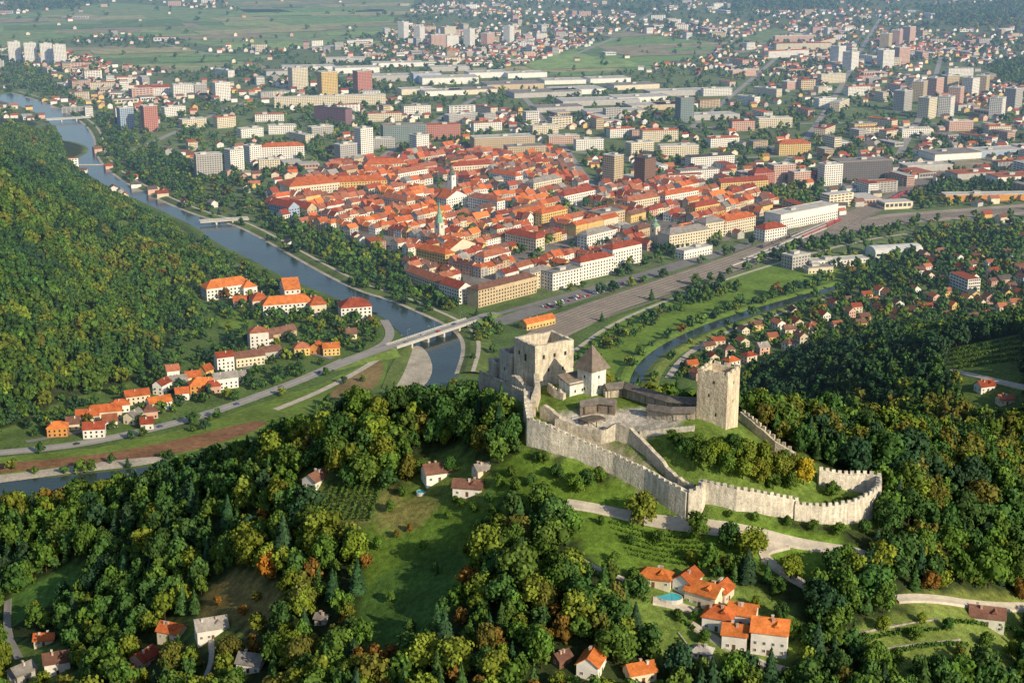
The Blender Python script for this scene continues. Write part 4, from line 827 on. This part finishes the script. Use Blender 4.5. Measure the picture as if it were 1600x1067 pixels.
def cwall(pix,h,th,label,merl=0,jag=.3,color=ST,name='castle_wall',outer=1,roof=None,down=5):
    pl=[]
    for q in pix:
        a,b=q[0],q[1]; hh=q[2] if len(q)>2 else h; x,y,z=hit(a,b) if len(q)<4 else P(a,b,q[3]); pl.append((x,y,z,hh))
    o=thing(name,label,'castle wall' if 'castle' in name else 'wall' if 'wall' in name else 'shelter',pl[0][:3],0); x0,y0,z0=pl[0][:3]
    rs=resample(pl,1.8); nn=normals2(rs); V=[];Fc=[]; 
    tz=np.array([p[2]+p[3] for p in rs]); 
    for _ in range(2): tz[1:-1]=(tz[:-2]+2*tz[1:-1]+tz[2:])/4
    for i,(p,n_) in enumerate(zip(rs,nn)):
        t=tz[i]+rnd.uniform(-jag,jag)-z0; x,y=p[0]-x0,p[1]-y0; b=min(p[2],float(zf(p[0],p[1])))-down-z0
        e=th/2; bt=e+.5
        V+=[(x+n_[0]*bt,y+n_[1]*bt,b),(x+n_[0]*e,y+n_[1]*e,t),(x-n_[0]*e,y-n_[1]*e,t),(x-n_[0]*bt,y-n_[1]*bt,b)]
    for i in range(len(rs)-1):
        for j in range(3): Fc.append((i*4+j,i*4+j+1,i*4+5+j,i*4+4+j))
    m=len(rs)-1; Fc+=[(3,2,1,0),(m*4,m*4+1,m*4+2,m*4+3)]
    link('wall',mesh('wall',V,Fc,M_stone),o,color=color)
    if merl:
        L=np.cumsum([0]+[np.linalg.norm((b-a)[:2]) for a,b in zip(rs[:-1],rs[1:])]); s=1.0
        while s<L[-1]-.5:
            i=int(np.searchsorted(L,s))-1; i=max(0,min(i,len(rs)-2)); f=(s-L[i])/(L[i+1]-L[i]+1e-6); p=rs[i]+(rs[i+1]-rs[i])*f; n_=nn[i]; t=tz[i]*(1-f)+tz[i+1]*f-z0
            d=rs[i+1]-rs[i]; an=math.atan2(d[1],d[0]); e=(th/2-.42)*outer
            mb=MB(); mb.box(-merl*.28,merl*.28,-.4,.4,-.4,rnd.uniform(1.1,1.5)); mb.obj('merlon',M_stone,o,color,loc=(p[0]-x0+n_[0]*e,p[1]-y0+n_[1]*e,t),rot=an); s+=merl
    if roof:
        V=[];Fc=[]
        for i,(p,n_) in enumerate(zip(rs,nn)):
            x,y,t=p[0]-x0,p[1]-y0,tz[i]-z0
            V+=[(x+n_[0]*roof,y+n_[1]*roof,t+.3),(x,y,t+2.4),(x-n_[0]*roof,y-n_[1]*roof,t+.3),(x-n_[0]*roof,y-n_[1]*roof,t),(x+n_[0]*roof,y+n_[1]*roof,t)]
        for i in range(len(rs)-1):
            for j in range(5): Fc.append((i*5+j,i*5+(j+1)%5,i*5+5+(j+1)%5,i*5+5+j))
        m=len(rs)-1; Fc+=[(4,3,2,1,0),tuple(m*5+j for j in range(5))]
        link('roof',mesh('roof',V,Fc,M_shingle),o,color=(.165,.15,.135))
        for i in range(1,len(rs),3):
            p=rs[i]; n_=nn[i]; mb=MB(); mb.box(-.15,.15,-.15,.15,-3.5,0); mb.obj('post',M_shingle,o,(.12,.09,.07),loc=(p[0]-x0+n_[0]*(roof-.4),p[1]-y0+n_[1]*(roof-.4),tz[i]-z0))
    for p in rs: ROADPTS.append((p[0],p[1],3.2))
    return o
WL=(.60,.55,.46)
cwall([(752,600,6,139),(775,616,7,142),(800,630,8,145),(826,646,9,147)],6,2.4,'low ruined stone wall at the left end of castle',2.6,.4)
cwall([(823,640,9,148),(824,665,10,146),(828,692,11),(862,701,10),(905,713,7.5),(960,735,7),(1010,760,7.5),(1048,788,9),(1074,804,10)],8,2.8,'long curving outer curtain wall facing the meadow below the castle',2.9,.25,WL)
cwall([(868,668,4.5),(905,676,3.5),(940,690,5),(962,684,7),(985,690,6.5),(1008,706,4.5),(1032,730,3.5),(1062,760,3.5),(1082,772,4.5)],5,1.8,'pale inner wall parallel to the long outer curtain wall',0,.55,(.52,.47,.38))
cwall([(1074,804,10),(1092,797,10),(1098,778,8)],9,3,'blunt corner bastion joining the outer and south castle walls',2.6,.2,WL)
cwall([(1097,780,8),(1150,792,8),(1200,800,8),(1245,806,7)],8,2.2,'south castle wall with battlements below the green terrace',2.7,.2,WL)
cwall([(1240,808,6),(1290,815,7),(1330,815,9),(1358,808,11),(1371,795,11),(1370,778,10),(1350,768,8),(1318,762,6),(1278,755,6)],7,2.2,'curved bastion wall at the right end of castle',2.7,.2,WL)
cwall([(1158,660,5),(1185,682,5),(1212,706,5),(1242,726,5)],5,1.8,'crenellated east wall descending right of the square keep',2.6,.2,outer=-1)
cwall([(838,616,9,152),(840,635,10,150),(832,660,9,147)],9,2.4,'tall broken wall running from the castle palace to the curtain wall',0,.9)
cwall([(800,612,9,149),(818,628,9,148),(838,640,8,149)],8,2.4,'jagged ruined wall below the lower grey wing',0,1.0)
cwall([(858,622,6,152),(868,632,7,151.5),(882,634,6,152)],6,1.8,'short wall joining the palace to the white gatehouse',2.4,.5)
cwall([(846,650,5),(862,656,5),(876,664,4)],5,1.8,'broken wall stub in front of the castle palace',0,.9)
cwall([(944,624,5,154),(975,620,5,154),(1005,630,5,154),(1045,643,5,154.5),(1092,645,4.5,156)],5,1.6,'covered wall walk with dark shingle roof behind the courtyard',0,.1,(.44,.39,.32),'covered_gallery',1,3.0)
cwall([(1012,650,3.2),(1050,655,3.2),(1086,654,3.0)],3,1.4,'low dark-roofed range along the right side of the courtyard',0,.1,(.46,.41,.34),'covered_gallery',1,2.2)
cwall([(905,646,3.5),(935,642,4),(962,645,4)],4,3,'dark wooden shelter beside the castle courtyard',0,.1,(.20,.17,.14),'wooden_shelter',1,2.6)
cwall([(1000,680,2.0),(1040,676,2.0),(1085,672,2.2)],2,1,'low pale retaining wall between courtyard and keep mound',0,.2,WL)
x,y,z=hit(925,660); o=thing('wooden_stage','dark timber stage with railing in the castle forecourt','stage',(x,y,z),R(35))
m=MB(); m.box(-5,5,-3.5,3.5,1.6,2.0); m.obj('platform',M_shingle,o,(.15,.13,.11))
for a in(-4.6,0,4.6):
    for b in(-3.2,3.2): m=MB(); m.box(a-.15,a+.15,b-.15,b+.15,-1.5,1.598); m.obj('post',M_shingle,o,(.10,.08,.06))
m=MB(); m.box(-5,5,3.3,3.45,2.9,3.05); m.box(-5,-4.85,-3.3,3.3,2.9,3.05); m.obj('railing',M_shingle,o,(.12,.09,.07))
# pools, vine rows, garden walls
def pool(a,b,w,d,rot,label):
    x,y,z=hit(a,b); o=thing('swimming_pool',label,'pool',(x,y,z+.6),R(rot)); k=16
    el=[(w/2*cos(2*math.pi*i/k),d/2*sin(2*math.pi*i/k)) for i in range(k)]
    link('pool_water',mesh('pool_water',[(u,v,.1) for u,v in el],[tuple(range(k))],M_pool),o)
    V=[(u,v,zz) for s,zz in((1,.0),(1,.2),(1.09,.2),(1.12,-1.5)) for u,v in [(u*s,v*s) for u,v in el]]
    link('rim',mesh('rim',V,[(r*k+i,r*k+(i+1)%k,(r+1)*k+(i+1)%k,(r+1)*k+i) for r in range(3) for i in range(k)],M_conc),o)
    FOOT.append((x,y,0,w,d)); ROADPTS.append((x,y,w*.5+3))
pool(1045,934,10,7,-20,'turquoise swimming pool between the orange-roofed villas'); pool(658,770,4,4,0,'small round blue pool beside the broad brown-roofed house')
def leafrow(name,p,q,label,cat,grp,h0,h1_,hw,sz,col,dn=4):
    a=np.array(hit(*p));b=np.array(hit(*q)); rs=resample([a,b],.8); m=MB()
    for s in rs:
        z=float(zf(s[0],s[1]))
        for k in range(dn):
            c_=Vector((s[0]+rnd.uniform(-hw,hw),s[1]+rnd.uniform(-hw,hw),z+rnd.uniform(h0,h1_))); u=Vector((rnd.uniform(-1,1),rnd.uniform(-1,1),rnd.uniform(-1,1))).normalized(); w=u.orthogonal().normalized(); z_=rnd.uniform(.7,1.3)*sz
            m.add([c_+u*z_,c_+w*z_,c_-u*z_,c_-w*z_],[(0,1,2,3)])
    me=mesh(name,m.v,m.f,M_leaf); at=me.attributes.new('col','FLOAT_COLOR','FACE')
    at.data.foreach_set('color',np.array([[*(np.array(col)*rnd.uniform(.7,1.5)),1] for _ in m.f],np.float32).ravel())
    o=link(name,me); o['category']=cat; o['group']=grp; AUTO.append((o,label,*proj(*((a+b)/2)))); ROADPTS.extend([(s[0],s[1],2) for s in rs[::3]])
for k in range(9): leafrow('vine_row',(520+9.5*k,760),(494+10.5*k,814),'green vineyard row on the slope','vine row','vine rows on the slope',.4,2.0,.45,.5,(.055,.11,.02),5)
for k in range(6): leafrow('vine_row',(955+6*k,818+10*k),(1085+10*k,843+8*k),'trellised vine row under castle road','vine row','vine rows on the slope',.4,1.7,.4,.4,(.06,.115,.02))
for k in range(5): leafrow('vine_row',(1492,549+7*k),(1600,529+8*k),'long vine row on the right hill','vine row','vine rows on the slope',.4,2.2,.8,.8,(.06,.115,.02))
for p,q in(((1345,1002),(1470,985)),((1372,1026),(1510,1008)),((1420,1050),(1560,1030)),((1480,972),(1590,985)),((1262,960),(1275,1010)),((1050,958),(1085,985)),((985,925),(1010,940)),((1060,1000),(1085,1040))): leafrow('garden_hedge',p,q,'clipped green garden hedge','hedge','hedges of the lower right gardens',.1,1.6,.7,.5,(.05,.105,.02),7)
for p,lb in (([(1340,990),(1400,978),(1465,968)],'upper terrace garden wall at lower right of the photo'),([(1375,1015),(1440,1006),(1500,1000)],'middle terrace garden wall at lower right of the photo'),([(1060,990),(1075,1010),(1110,1035)],'stone terrace wall left of the tall white villa')):
    cwall([(a,b,.7) for a,b in p],.8,.5,lb,0,.05,(.34,.31,.26),'garden_wall',down=1)
# ------------------------------------------------------------ trees
t_=(1+5**.5)/2
ICOV=np.array([(-1,t_,0),(1,t_,0),(-1,-t_,0),(1,-t_,0),(0,-1,t_),(0,1,t_),(0,-1,-t_),(0,1,-t_),(t_,0,-1),(t_,0,1),(-t_,0,-1),(-t_,0,1)])/math.hypot(1,t_)
ICOF=np.array([(0,11,5),(0,5,1),(0,1,7),(0,7,10),(0,10,11),(1,5,9),(5,11,4),(11,10,2),(10,7,6),(7,1,8),(3,9,4),(3,4,2),(3,2,6),(3,6,8),(3,8,9),(4,9,5),(2,4,11),(6,2,10),(8,6,7),(9,8,1)])
def leafquads(r,c_,nrm,s):
    u=np.cross(nrm,r.normal(size=3)); u/=np.linalg.norm(u)+1e-9; w=np.cross(nrm,u)
    a=r.uniform(.7,1.3,4)*s
    return [c_+u*a[0],c_+w*a[1],c_-u*a[2],c_-w*a[3]]
def crown(nc,nl,ls,seed,trunk=True,slim=1.0,core=.82):
    r=np.random.default_rng(seed); V=[];Fc=[];S=[];cid=[]
    for i in range(nc):
        f=(i+.5)/nc; zz=.30+.55*f; a=i*2.4+r.uniform(-.5,.5); rad=(.30*math.sqrt(max(0,1-((f-.35)/.75)**2))+r.uniform(-.05,.05))*slim
        if i==nc-1: rad=.04; zz=.82
        cr=r.uniform(.18,.28)*(1 if nc>3 else 1.35); cc=np.array([rad*cos(a),rad*sin(a),zz]); cs=np.array([cr*1.05*slim,cr*1.05*slim,cr*.85]); sh=r.uniform(.74,1.24)
        k=len(V); iv=ICOV*(1+r.uniform(-.2,.2,(12,1)))*cs*core+cc; V.extend(iv); Fc.extend((ICOF+k).tolist()); S.extend([sh*.75]*20); cid.extend([0]*20)  # clump core darker: shade inside the crown put into its colour
        for q in range(nl):
            d=r.normal(size=3); d[2]+=.35; d/=np.linalg.norm(d); p=cc+d*cs*r.uniform(.82,1.18); nr=d+r.normal(size=3)*.42; nr/=np.linalg.norm(nr)
            k=len(V); V.extend(leafquads(r,p,nr,ls)); Fc.extend([(k,k+1,k+2),(k,k+2,k+3)]); s2=sh*r.uniform(.75,1.28); S.extend([s2,s2]); cid.extend([0,0])
    if trunk:
        k=len(V)
        for zz,rr in((-.05,.035),(.45,.02)):
            for i in range(4): V.append(np.array([rr*cos(i*1.571),rr*sin(i*1.571),zz]))
        for i in range(4): Fc.extend([(k+i,k+(i+1)%4,k+4+(i+1)%4),(k+i,k+4+(i+1)%4,k+4+i)]); cid.extend([1,1]); S.extend([1,1])
    return np.array(V),np.array(Fc),np.array(cid),np.array(S)
def conifer(nt_,nl,seed,trunk=True):
    r=np.random.default_rng(seed); V=[];Fc=[];S=[];cid=[]
    k=len(V); V.append(np.array([0,0,.98])); m=8
    for i in range(m): V.append(np.array([.26*cos(i*2*math.pi/m),.26*sin(i*2*math.pi/m),.1]))
    for i in range(m): Fc.append((k,k+1+i,k+1+(i+1)%m)); S.append(.6); cid.append(0)  # inner cone darker: shade within the branches put into its colour
    for t in range(nt_):
        f=t/nt_; zz=.12+.84*f; rad=.40*(1-f)**.9+.02
        for q in range(max(4,int(nl*(1-f*.7)))):
            a=r.uniform(0,6.283); rr=rad*r.uniform(.75,1.1); tip=np.array([rr*cos(a),rr*sin(a),zz-.05*r.uniform(.3,1.3)]); inn=np.array([rr*.35*cos(a),rr*.35*sin(a),zz+.05]); wd=np.array([-sin(a),cos(a),0])*(.05+.09*(1-f))
            k=len(V); V.extend([inn,tip-wd,tip+wd*.9]); Fc.append((k,k+1,k+2)); S.append(r.uniform(.65,1.35)); cid.append(0)
    if trunk:
        k=len(V)
        for zz,rr in((-.05,.03),(.3,.02)):
            for i in range(4): V.append(np.array([rr*cos(i*1.571),rr*sin(i*1.571),zz]))
        for i in range(4): Fc.extend([(k+i,k+(i+1)%4,k+4+(i+1)%4),(k+i,k+4+(i+1)%4,k+4+i)]); cid.extend([1,1]); S.extend([1,1])
    return np.array(V),np.array(Fc),np.array(cid),np.array(S)
PAL=np.array([(.034,.078,.034),(.056,.120,.030),(.084,.150,.026),(.152,.195,.026),(.135,.138,.028),(.20,.115,.026),(.33,.14,.02),(.36,.27,.025)])
PNAME=['dark green','green','mid green','yellow-green','olive','russet','orange','yellow']
BARK=np.array((.06,.045,.03))
FP=np.array([(f[0],f[1],max(f[3],f[4])*.5+2.5) for f in FOOT]); OC=np.array(OCC); RP=np.array(ROADPTS)
HP=np.array(NEARW); hpx,hpy=proj(HP[:,0],HP[:,1],HP[:,2]); rdx,rdy=proj(*np.array(HROAD).T)
def blocking(X,Y,Z,Ht,px,py):
    """trees that would stand in front of a house, a river reach or a hill road"""
    out=np.zeros(len(X),bool); tx,ty=proj(X,Y,Z+Ht*.9)
    for a,b,w in zip(hpx,hpy,HP[:,3]): out|=(abs(px-a)<w*2.9+6)&(py>b-6)&(ty<b-6)
    q=np.zeros(len(X),bool); q2=q.copy()
    for f in(.35,.65,.92): t1,t2=proj(X,Y,Z+Ht*f); q|=inpoly(t1,t2,RIVUP); q2|=inpoly(t1,t2,VOG)|((px<1260)&(Z>1)&inpoly(t1,t2,POLR[0]))
    out|=q&(Y>900); out|=q2&(Y>760)&(rng.random(len(X))<.75)
    rb=np.zeros(len(X),bool)
    for i in range(0,len(rdx),2): rb|=(abs(px-rdx[i])<14)&(py>rdy[i]-2)&(ty<rdy[i]-8)
    return out|(rb&(rng.random(len(X))<.85))
# hillside forest
X,Y=grid(-820,640,420,2500,6.8); Z=zf(X,Y); px,py=proj(X,Y,Z)
hid=hidden(X,Y,Z,3); k=(Z>1.6)&(px>-140)&(px<1740)&((py<1120))&(Y>430)
k&=~((Y>930)&(X<-60)&(rng.random(len(X))<.22))
k&=~((~hid)&inany(px,py,MEAD+[CASTLE]))
cw=[P(*q) for q in ((755,605,145),(800,560,150),(900,560,155),(1100,630,155),(1165,640,152),(1290,740,135),(1380,770,125),(1375,815,122),(1100,800,126),(900,715,140),(815,690,143))]
k&=~inpoly(X,Y,[(a,b) for a,b,_ in cw])
X,Y,Z,px,py,hid=[a[k] for a in(X,Y,Z,px,py,hid)]
Ht=rng.uniform(7.5,15.5,len(X))*np.where(rng.random(len(X))<.08,1.3,1)*np.where((Y>930)&(X<-60),1.15,1)
k=~nearpts(X,Y,FP)&~nearpts(X,Y,RP)&~blocking(X,Y,Z,Ht,px,py)
tx,ty=proj(X,Y,Z+Ht*.75); k&=~(inany(tx,ty,MEAD[7:11]+[MEAD[1],MEAD[12]])&(rng.random(len(X))<.7))
tx,ty=proj(X,Y,Z+Ht*.8); k&=~(inpoly(tx,ty,CASTLE)&(~hid)&(py>700)&(rng.random(len(X))<.85))
tx,ty=proj(X,Y,Z+Ht*.7); k&=~(inpoly(tx,ty,[(590,540),(735,500),(735,575),(690,600),(600,612)])&(rng.random(len(X))<.9))
thin=(Z<6)&(py>480)&(px<640); k&=~(thin&(rng.random(len(X))<.3))
X,Y,Z,px,py,hid,Ht=[a[k] for a in(X,Y,Z,px,py,hid,Ht)]
# scattered meadow trees
ex=[(1005,822,15,3),(1090,840,12,2),(1140,858,13,1),(1175,872,14,3),(1165,728,13,3),(1190,735,12,3),(1120,725,11,3),(1255,757,12,7),(1215,745,12,3),(1300,775,7,2),(1060,705,8,1),(755,712,13,4),(690,690,15,1),(850,725,6,2),(915,765,9,1),(900,770,8,2),(935,755,8,2),(570,755,14,2),(545,760,11,1),(640,745,12,4),(610,800,6,2),(805,770,7,2),(1235,905,11,3),(1320,900,13,2),(1030,850,6,2),(1080,880,6,3),(1120,888,7,4),(840,720,5,1),(1180,815,5,2),(1230,822,5,2),(1270,830,5,2),(1310,836,6,2),(1350,832,6,1),(1140,808,4,2),(790,700,14,1),(775,680,14,2),(770,655,12,1),(640,830,4,5),(660,860,5,2),(620,840,4,4),(700,810,4,2),(740,800,5,2),(1380,985,7,3),(1430,1000,6,2),(1480,985,6,1),(1540,1010,7,2),(1580,1030,8,3),(1400,1040,8,2),(1460,1045,6,3),(1520,1055,7,2),(1350,1010,6,2),(1500,1025,5,4),(1560,985,5,2),(1590,1000,6,1),(1440,975,5,3),(1120,905,6,1),(1000,935,10,1),(1060,970,6,2),(1220,970,9,1),(1240,1000,9,2),(1100,1005,6,2),(990,905,6,2),(1180,952,6,3),(1085,968,4,2),(340,945,5,5),(400,940,6,4),(380,960,5,5),(820,830,5,2),(870,815,5,1),(960,880,5,2),(1150,720,9,2),(1090,700,7,2),(1070,715,8,1),(780,760,6,2),(720,790,4,2),(704,738,7,1),(655,740,8,2),(590,860,7,2),(680,900,6,1),(730,870,6,4),(760,840,9,1),(770,815,7,2),(745,905,10,2),(640,990,7,1),(610,940,5,2),(830,760,6,1),(850,770,5,2),(870,750,7,1),(800,745,5,2),(940,820,5,2),(985,850,5,1),
(1100,735,10,2),(1135,742,11,2),(1160,748,10,3),(1185,754,11,3),(1235,765,9,2),(1145,705,8,1),(1195,716,9,3),(1225,732,9,2),(1325,790,5,2),(1305,795,5,2),(1080,720,8,2),(1240,745,10,3),(1050,692,6,2),(1115,708,7,1),(1208,765,8,2),(712,786,4,2),(765,785,5,1),(630,775,5,2)]
E=np.array([(*hit(a,b),h,c_) for a,b,h,c_ in ex])
tone=sn(X,Y,60,.7)*.55+sn(X,Y,20,2.2)*.35+rng.normal(0,.38,len(X))
ci=np.digitize(tone,[-.55,-.05,.38,.70,.98,1.2,1.48]); 
lh=(X<-60)&(Y>930); ci=np.where(lh,np.clip(np.digitize(tone,[-.55,.05,.5,.9,1.35,1.7,1.85]),0,7),ci)
rr=(px>1150)&(py<640); ci=np.where(rr,np.clip(ci-1,0,3),ci)
br=(px>560)&(px<900)&(py>850)&(rng.random(len(X))<.20); ci=np.where(br,5,ci)
br=(px>1180)&(py>640)&(py<800)&(rng.random(len(X))<.4); ci=np.where(br,np.where(rng.random(len(X))<.6,4,3),ci)
con=(rng.random(len(X))<np.where(lh,.12,np.where((px>780)&(px<1000)&(py>800),.3,.18))); ci=np.where(con,rng.integers(0,2,len(X)),ci)
Ht=Ht*np.where(con,1.18,1); Ht=np.where(ci>=5,Ht*.9,Ht)
X=np.append(X,E[:,0]);Y=np.append(Y,E[:,1]);Z=np.append(Z,E[:,2]);Ht=np.append(Ht,E[:,3]*rng.uniform(.9,1.1,len(E)));ci=np.append(ci,E[:,4].astype(int));con=np.append(con,np.zeros(len(E),bool)); hid=np.append(hid,np.zeros(len(E),bool))
Wd=Ht*rng.uniform(.66,.98,len(X)); Wd=np.where(con,Ht*.55,Wd)
TC=PAL[ci]*rng.uniform(.80,1.2,(len(X),1))*rng.uniform(.92,1.08,(len(X),3))
px,py=proj(X,Y,Z+Ht*.5)
D=np.sqrt(X**2+Y**2+(H-Z)**2); app=Ht/D; app[(px<5)|(px>1595)|(py>1050)|(py<0)]=0; app[hidden(X,Y,Z+Ht*.6)]=0
order=np.argsort(-app); isE=np.arange(len(X))>=len(X)-len(E)
sel=[i for i in range(len(X)) if isE[i] and app[i]>0]; sel+= [i for i in order if not isE[i]][:298-len(sel)]
selm=np.zeros(len(X),bool); selm[sel]=True
# individual trees
CR=[]
for s in range(8):
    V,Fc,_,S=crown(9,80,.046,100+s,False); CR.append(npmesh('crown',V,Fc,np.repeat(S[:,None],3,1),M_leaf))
CN=[]
for s in range(4):
    V,Fc,_,S=conifer(14,26,200+s,False); CN.append(npmesh('crown',V,Fc,np.repeat(S[:,None],3,1),M_leaf))
TK=[]
for s in range(3):
    m=MB(); m.cyl((0,0,-.06),(0.01,0,.32),.034,.022,7); m.cyl((.01,0,.32),(.0,.02,.75),.022,.008,6)
    for a in(s,s+2.1,s+4.2): m.cyl((.01,0,.30),(.22*cos(a),.22*sin(a),.52),.014,.005,5)
    TK.append(mesh('trunk',m.v,m.f,M_bark))
for n_,i in enumerate(sel):
    o=thing('conifer_tree' if con[i] else 'leafy_tree',None,'tree',(X[i],Y[i],Z[i]-.3),rnd.uniform(0,6.28),'trees on the castle hill')
    sc=(Wd[i],Wd[i],Ht[i])
    link('trunk',TK[n_%3],o,scale=sc); link('crown',(CN if con[i] else CR)[n_%(4 if con[i] else 8)],o,scale=sc,color=TC[i])
    AUTO.append((o,('pointed %s conifer' if con[i] else ('low bushy %s shrub' if Ht[i]<6.5 else 'rounded %s tree'))%PNAME[ci[i]],px[i],py[i]))
fb=Batch()
def addtrees(m,T,Tc):
    for tl,mm in((T,m&~con),(Tc,m&con)):
        w=np.where(mm)[0]
        for q,tm in enumerate(tl):
            i=w[q::len(tl)]; fb.add(tm,np.stack([X[i],Y[i],Z[i]-.4],1),np.stack([Wd[i],Wd[i],Ht[i]],1),rng.uniform(0,6.28,len(i)),np.stack([TC[i],np.tile(BARK,(len(i),1))],1))
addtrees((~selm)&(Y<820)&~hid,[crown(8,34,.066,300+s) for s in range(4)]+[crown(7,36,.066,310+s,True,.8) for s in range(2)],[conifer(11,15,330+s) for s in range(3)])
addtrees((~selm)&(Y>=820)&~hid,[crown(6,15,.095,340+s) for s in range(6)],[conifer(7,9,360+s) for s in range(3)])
addtrees((~selm)&hid,[crown(3,6,.16,370+s) for s in range(3)],[conifer(5,6,380)])
print('forest',len(X),'ind',len(sel))
fb.obj('forest',M_leaf)
# valley trees
fb=Batch(); parts=[]
for y0,y1,s in((880,1700,10),(1700,2700,13),(2700,4300,18),(4300,7500,30)):
    x,y=grid(-2900,2900,y0,y1,s); k=wedge(x,y); parts.append(np.stack([x[k],y[k],np.full(k.sum(),s)],1))
q=np.concatenate(parts); X,Y,S_=q.T; Z=np.where(Y<2690,zf(X,Y),0); px,py=proj(X,Y,Z)
dense=inany(px,py,TREEV); wood=inany(px,py,WOODS)
pr=np.clip(.27+.26*sn(X,Y,120,3.3)+.16*sn(X,Y,45,.9),.04,1); pr=np.where(inpoly(px,py,OLD),.14,pr); pr=np.where(inany(px,py,FIELDS),.02,pr)
pr=np.where((py>440)&(px<640),.5,pr); pr=np.where(inpoly(px,py,FLOOD),.03,pr); pr=np.where(inany(px,py,POLR),.62,pr)
pr=np.where(dense,.85,pr); pr=np.where(wood,.95,pr)
ok=(Z<1.7)&(rng.random(len(X))<pr)&~inany(px,py,[RIVER,VOG,RAIL,RAIL2,STREET]); ok&=~(inpoly(px,py,LEVEE)&~dense&(rng.random(len(X))<.9))
ok&=~inpoly(px,py,[(585,545),(740,500),(735,600),(600,620),(580,620)])
w=np.where(ok)[0]
w=w[~nearpts(X[w],Y[w],RP)]; w=w[~nearpts(X[w],Y[w],OC)]; w=np.array([i for i in w if not blocked(X[i],Y[i],3)])
X,Y,Z,S_,px,py=[a[w] for a in(X,Y,Z,S_,px,py)]; Ht=rng.uniform(7,13,len(X))*np.where(S_>25,1.2,1)*np.where(Y<1300,.8,1)
w=~blocking(X,Y,Z,Ht,px,py); X,Y,Z,S_,Ht=[a[w] for a in(X,Y,Z,S_,Ht)]; n_=len(X); print('valley trees',n_)
ci=np.digitize(rng.normal(0,.6,n_)+sn(X,Y,90,1.1)*.4,[-.5,.2,.7,1.1,1.5]); Wd=Ht*rng.uniform(.75,1.05,n_)*np.where(S_>25,1.4,1)*np.where((S_>15)&(S_<25),1.15,1)
TC=PAL[ci]*rng.uniform(.75,1.2,(n_,1)); con=rng.random(n_)<.08; selm=np.zeros(n_,bool); hid=selm
addtrees(Y<1500,[crown(5,9,.13,400+s) for s in range(5)],[conifer(7,9,420)])
addtrees(Y>=1500,[crown(3,5,.17,440+s) for s in range(6)],[conifer(5,6,450)])
fb.obj('valley_trees',M_leaf)
# ------------------------------------------------------------ labels that single things out
LM=[('the green church spire',687,370),('the white church tower',705,300),('the tan high-rise',958,290),('the brown high-rise',1008,290),('the long river bridge',675,520),('the upstream footbridge slab',350,343),('the tan department store',785,238),('the white station hall',1255,350),('the square keep',1125,650),('the roofed castle tower',922,600),('the ruined castle palace',850,590),('the curved castle bastion',1355,795),('the white arched hall',1400,395),('the monastery church',452,475),('the riverside mansion',553,500),('the orange-walled roadside house',88,680),('the turquoise pool',1047,930),('the brown-roofed meadow house',682,750),('the grey-roofed hillside house',328,995),('the lower-left corner house',86,1050),('the pink apartment tower',566,145),('the purple slab block',520,193),('the grey glass tower',1070,192),('the gravel bank',640,580),('the right hill road',1540,592),('the tall white villa',1205,1015),('the lane-side brown-roofed house',1545,970),('the bottom-centre orange cottage',925,1050),('the vineyard cottage',492,760),('the large cream school',482,308),('the yellow school',1240,243),('the red passenger train',1365,325),('the town hall',1070,388),('the shaded meadow shed',503,975),('the blunt corner bastion',1080,795),('the left forest-edge school',352,462)]
ORD='first second third fourth fifth sixth seventh eighth ninth tenth eleventh twelfth thirteenth fourteenth fifteenth sixteenth seventeenth eighteenth nineteenth twentieth'.split()
def ordw(i):
    if i<20: return ORD[i]
    t={2:'twenty',3:'thirty',4:'forty',5:'fifty',6:'sixty'}[(i+1)//10]; u=(i+1)%10
    return t+'-'+ORD[u-1] if u else t[:-1]+'ieth'
grp={}
for o,d,a,b in AUTO:
    l=min(LM,key=lambda q:(q[1]-a)**2+((q[2]-b)*1.5)**2+(1e9 if (q[1]-a)**2+(q[2]-b)**2<16 else 0)); dx,dy=a-l[1],(b-l[2])*1.3
    rel=('left of' if dx<0 else 'right of') if abs(dx)>abs(dy) else ('behind' if dy<0 else 'in front of')
    grp.setdefault('%s %s %s'%(d,rel,l[0]),[]).append((a,b,o))
for k,L in grp.items():
    L.sort(key=lambda q:q[0])
    for i,(a,b,o) in enumerate(L):
        o['label']=k if len(L)==1 else ('%s, %s from left'%(k,ordw(i)) if i<len(L)-1 or len(L)==2 and i==0 else k+', rightmost')
# ------------------------------------------------------------ light, sky, camera
E_=R(25.5); AZ=R(44); s=Vector((sin(AZ)*cos(E_),-cos(AZ)*cos(E_),sin(E_)))
sd=bpy.data.lights.new('sun','SUN'); sd.energy=5.0; sd.angle=R(.6); sd.color=(1,.85,.61); so=bpy.data.objects.new('sun',sd); COL.objects.link(so); so.rotation_euler=(-s).to_track_quat('-Z','Y').to_euler(); so.location=(200,-200,800)
w=bpy.data.worlds.new('World'); scn.world=w; w.use_nodes=True; nt=w.node_tree; nt.nodes.clear()
sk=N(nt,'ShaderNodeTexSky',sky_type='NISHITA'); sk.sun_disc=False; sk.sun_elevation=E_; sk.sun_rotation=math.pi-AZ; bg=N(nt,'ShaderNodeBackground'); bg.inputs[1].default_value=.12; ow=N(nt,'ShaderNodeOutputWorld')
nt.links.new(sk.outputs[0],bg.inputs[0]); nt.links.new(bg.outputs[0],ow.inputs[0])
cd=bpy.data.cameras.new('camera'); cd.sensor_width=36; cd.lens=F/1600*36; cd.clip_start=1; cd.clip_end=60000
co=bpy.data.objects.new('camera',cd); COL.objects.link(co); co.location=(0,0,H); co.rotation_euler=(R(90)-PT,0,0); scn.camera=co
scn.view_settings.view_transform='Standard'; scn.view_settings.look='None'; scn.view_settings.exposure=0
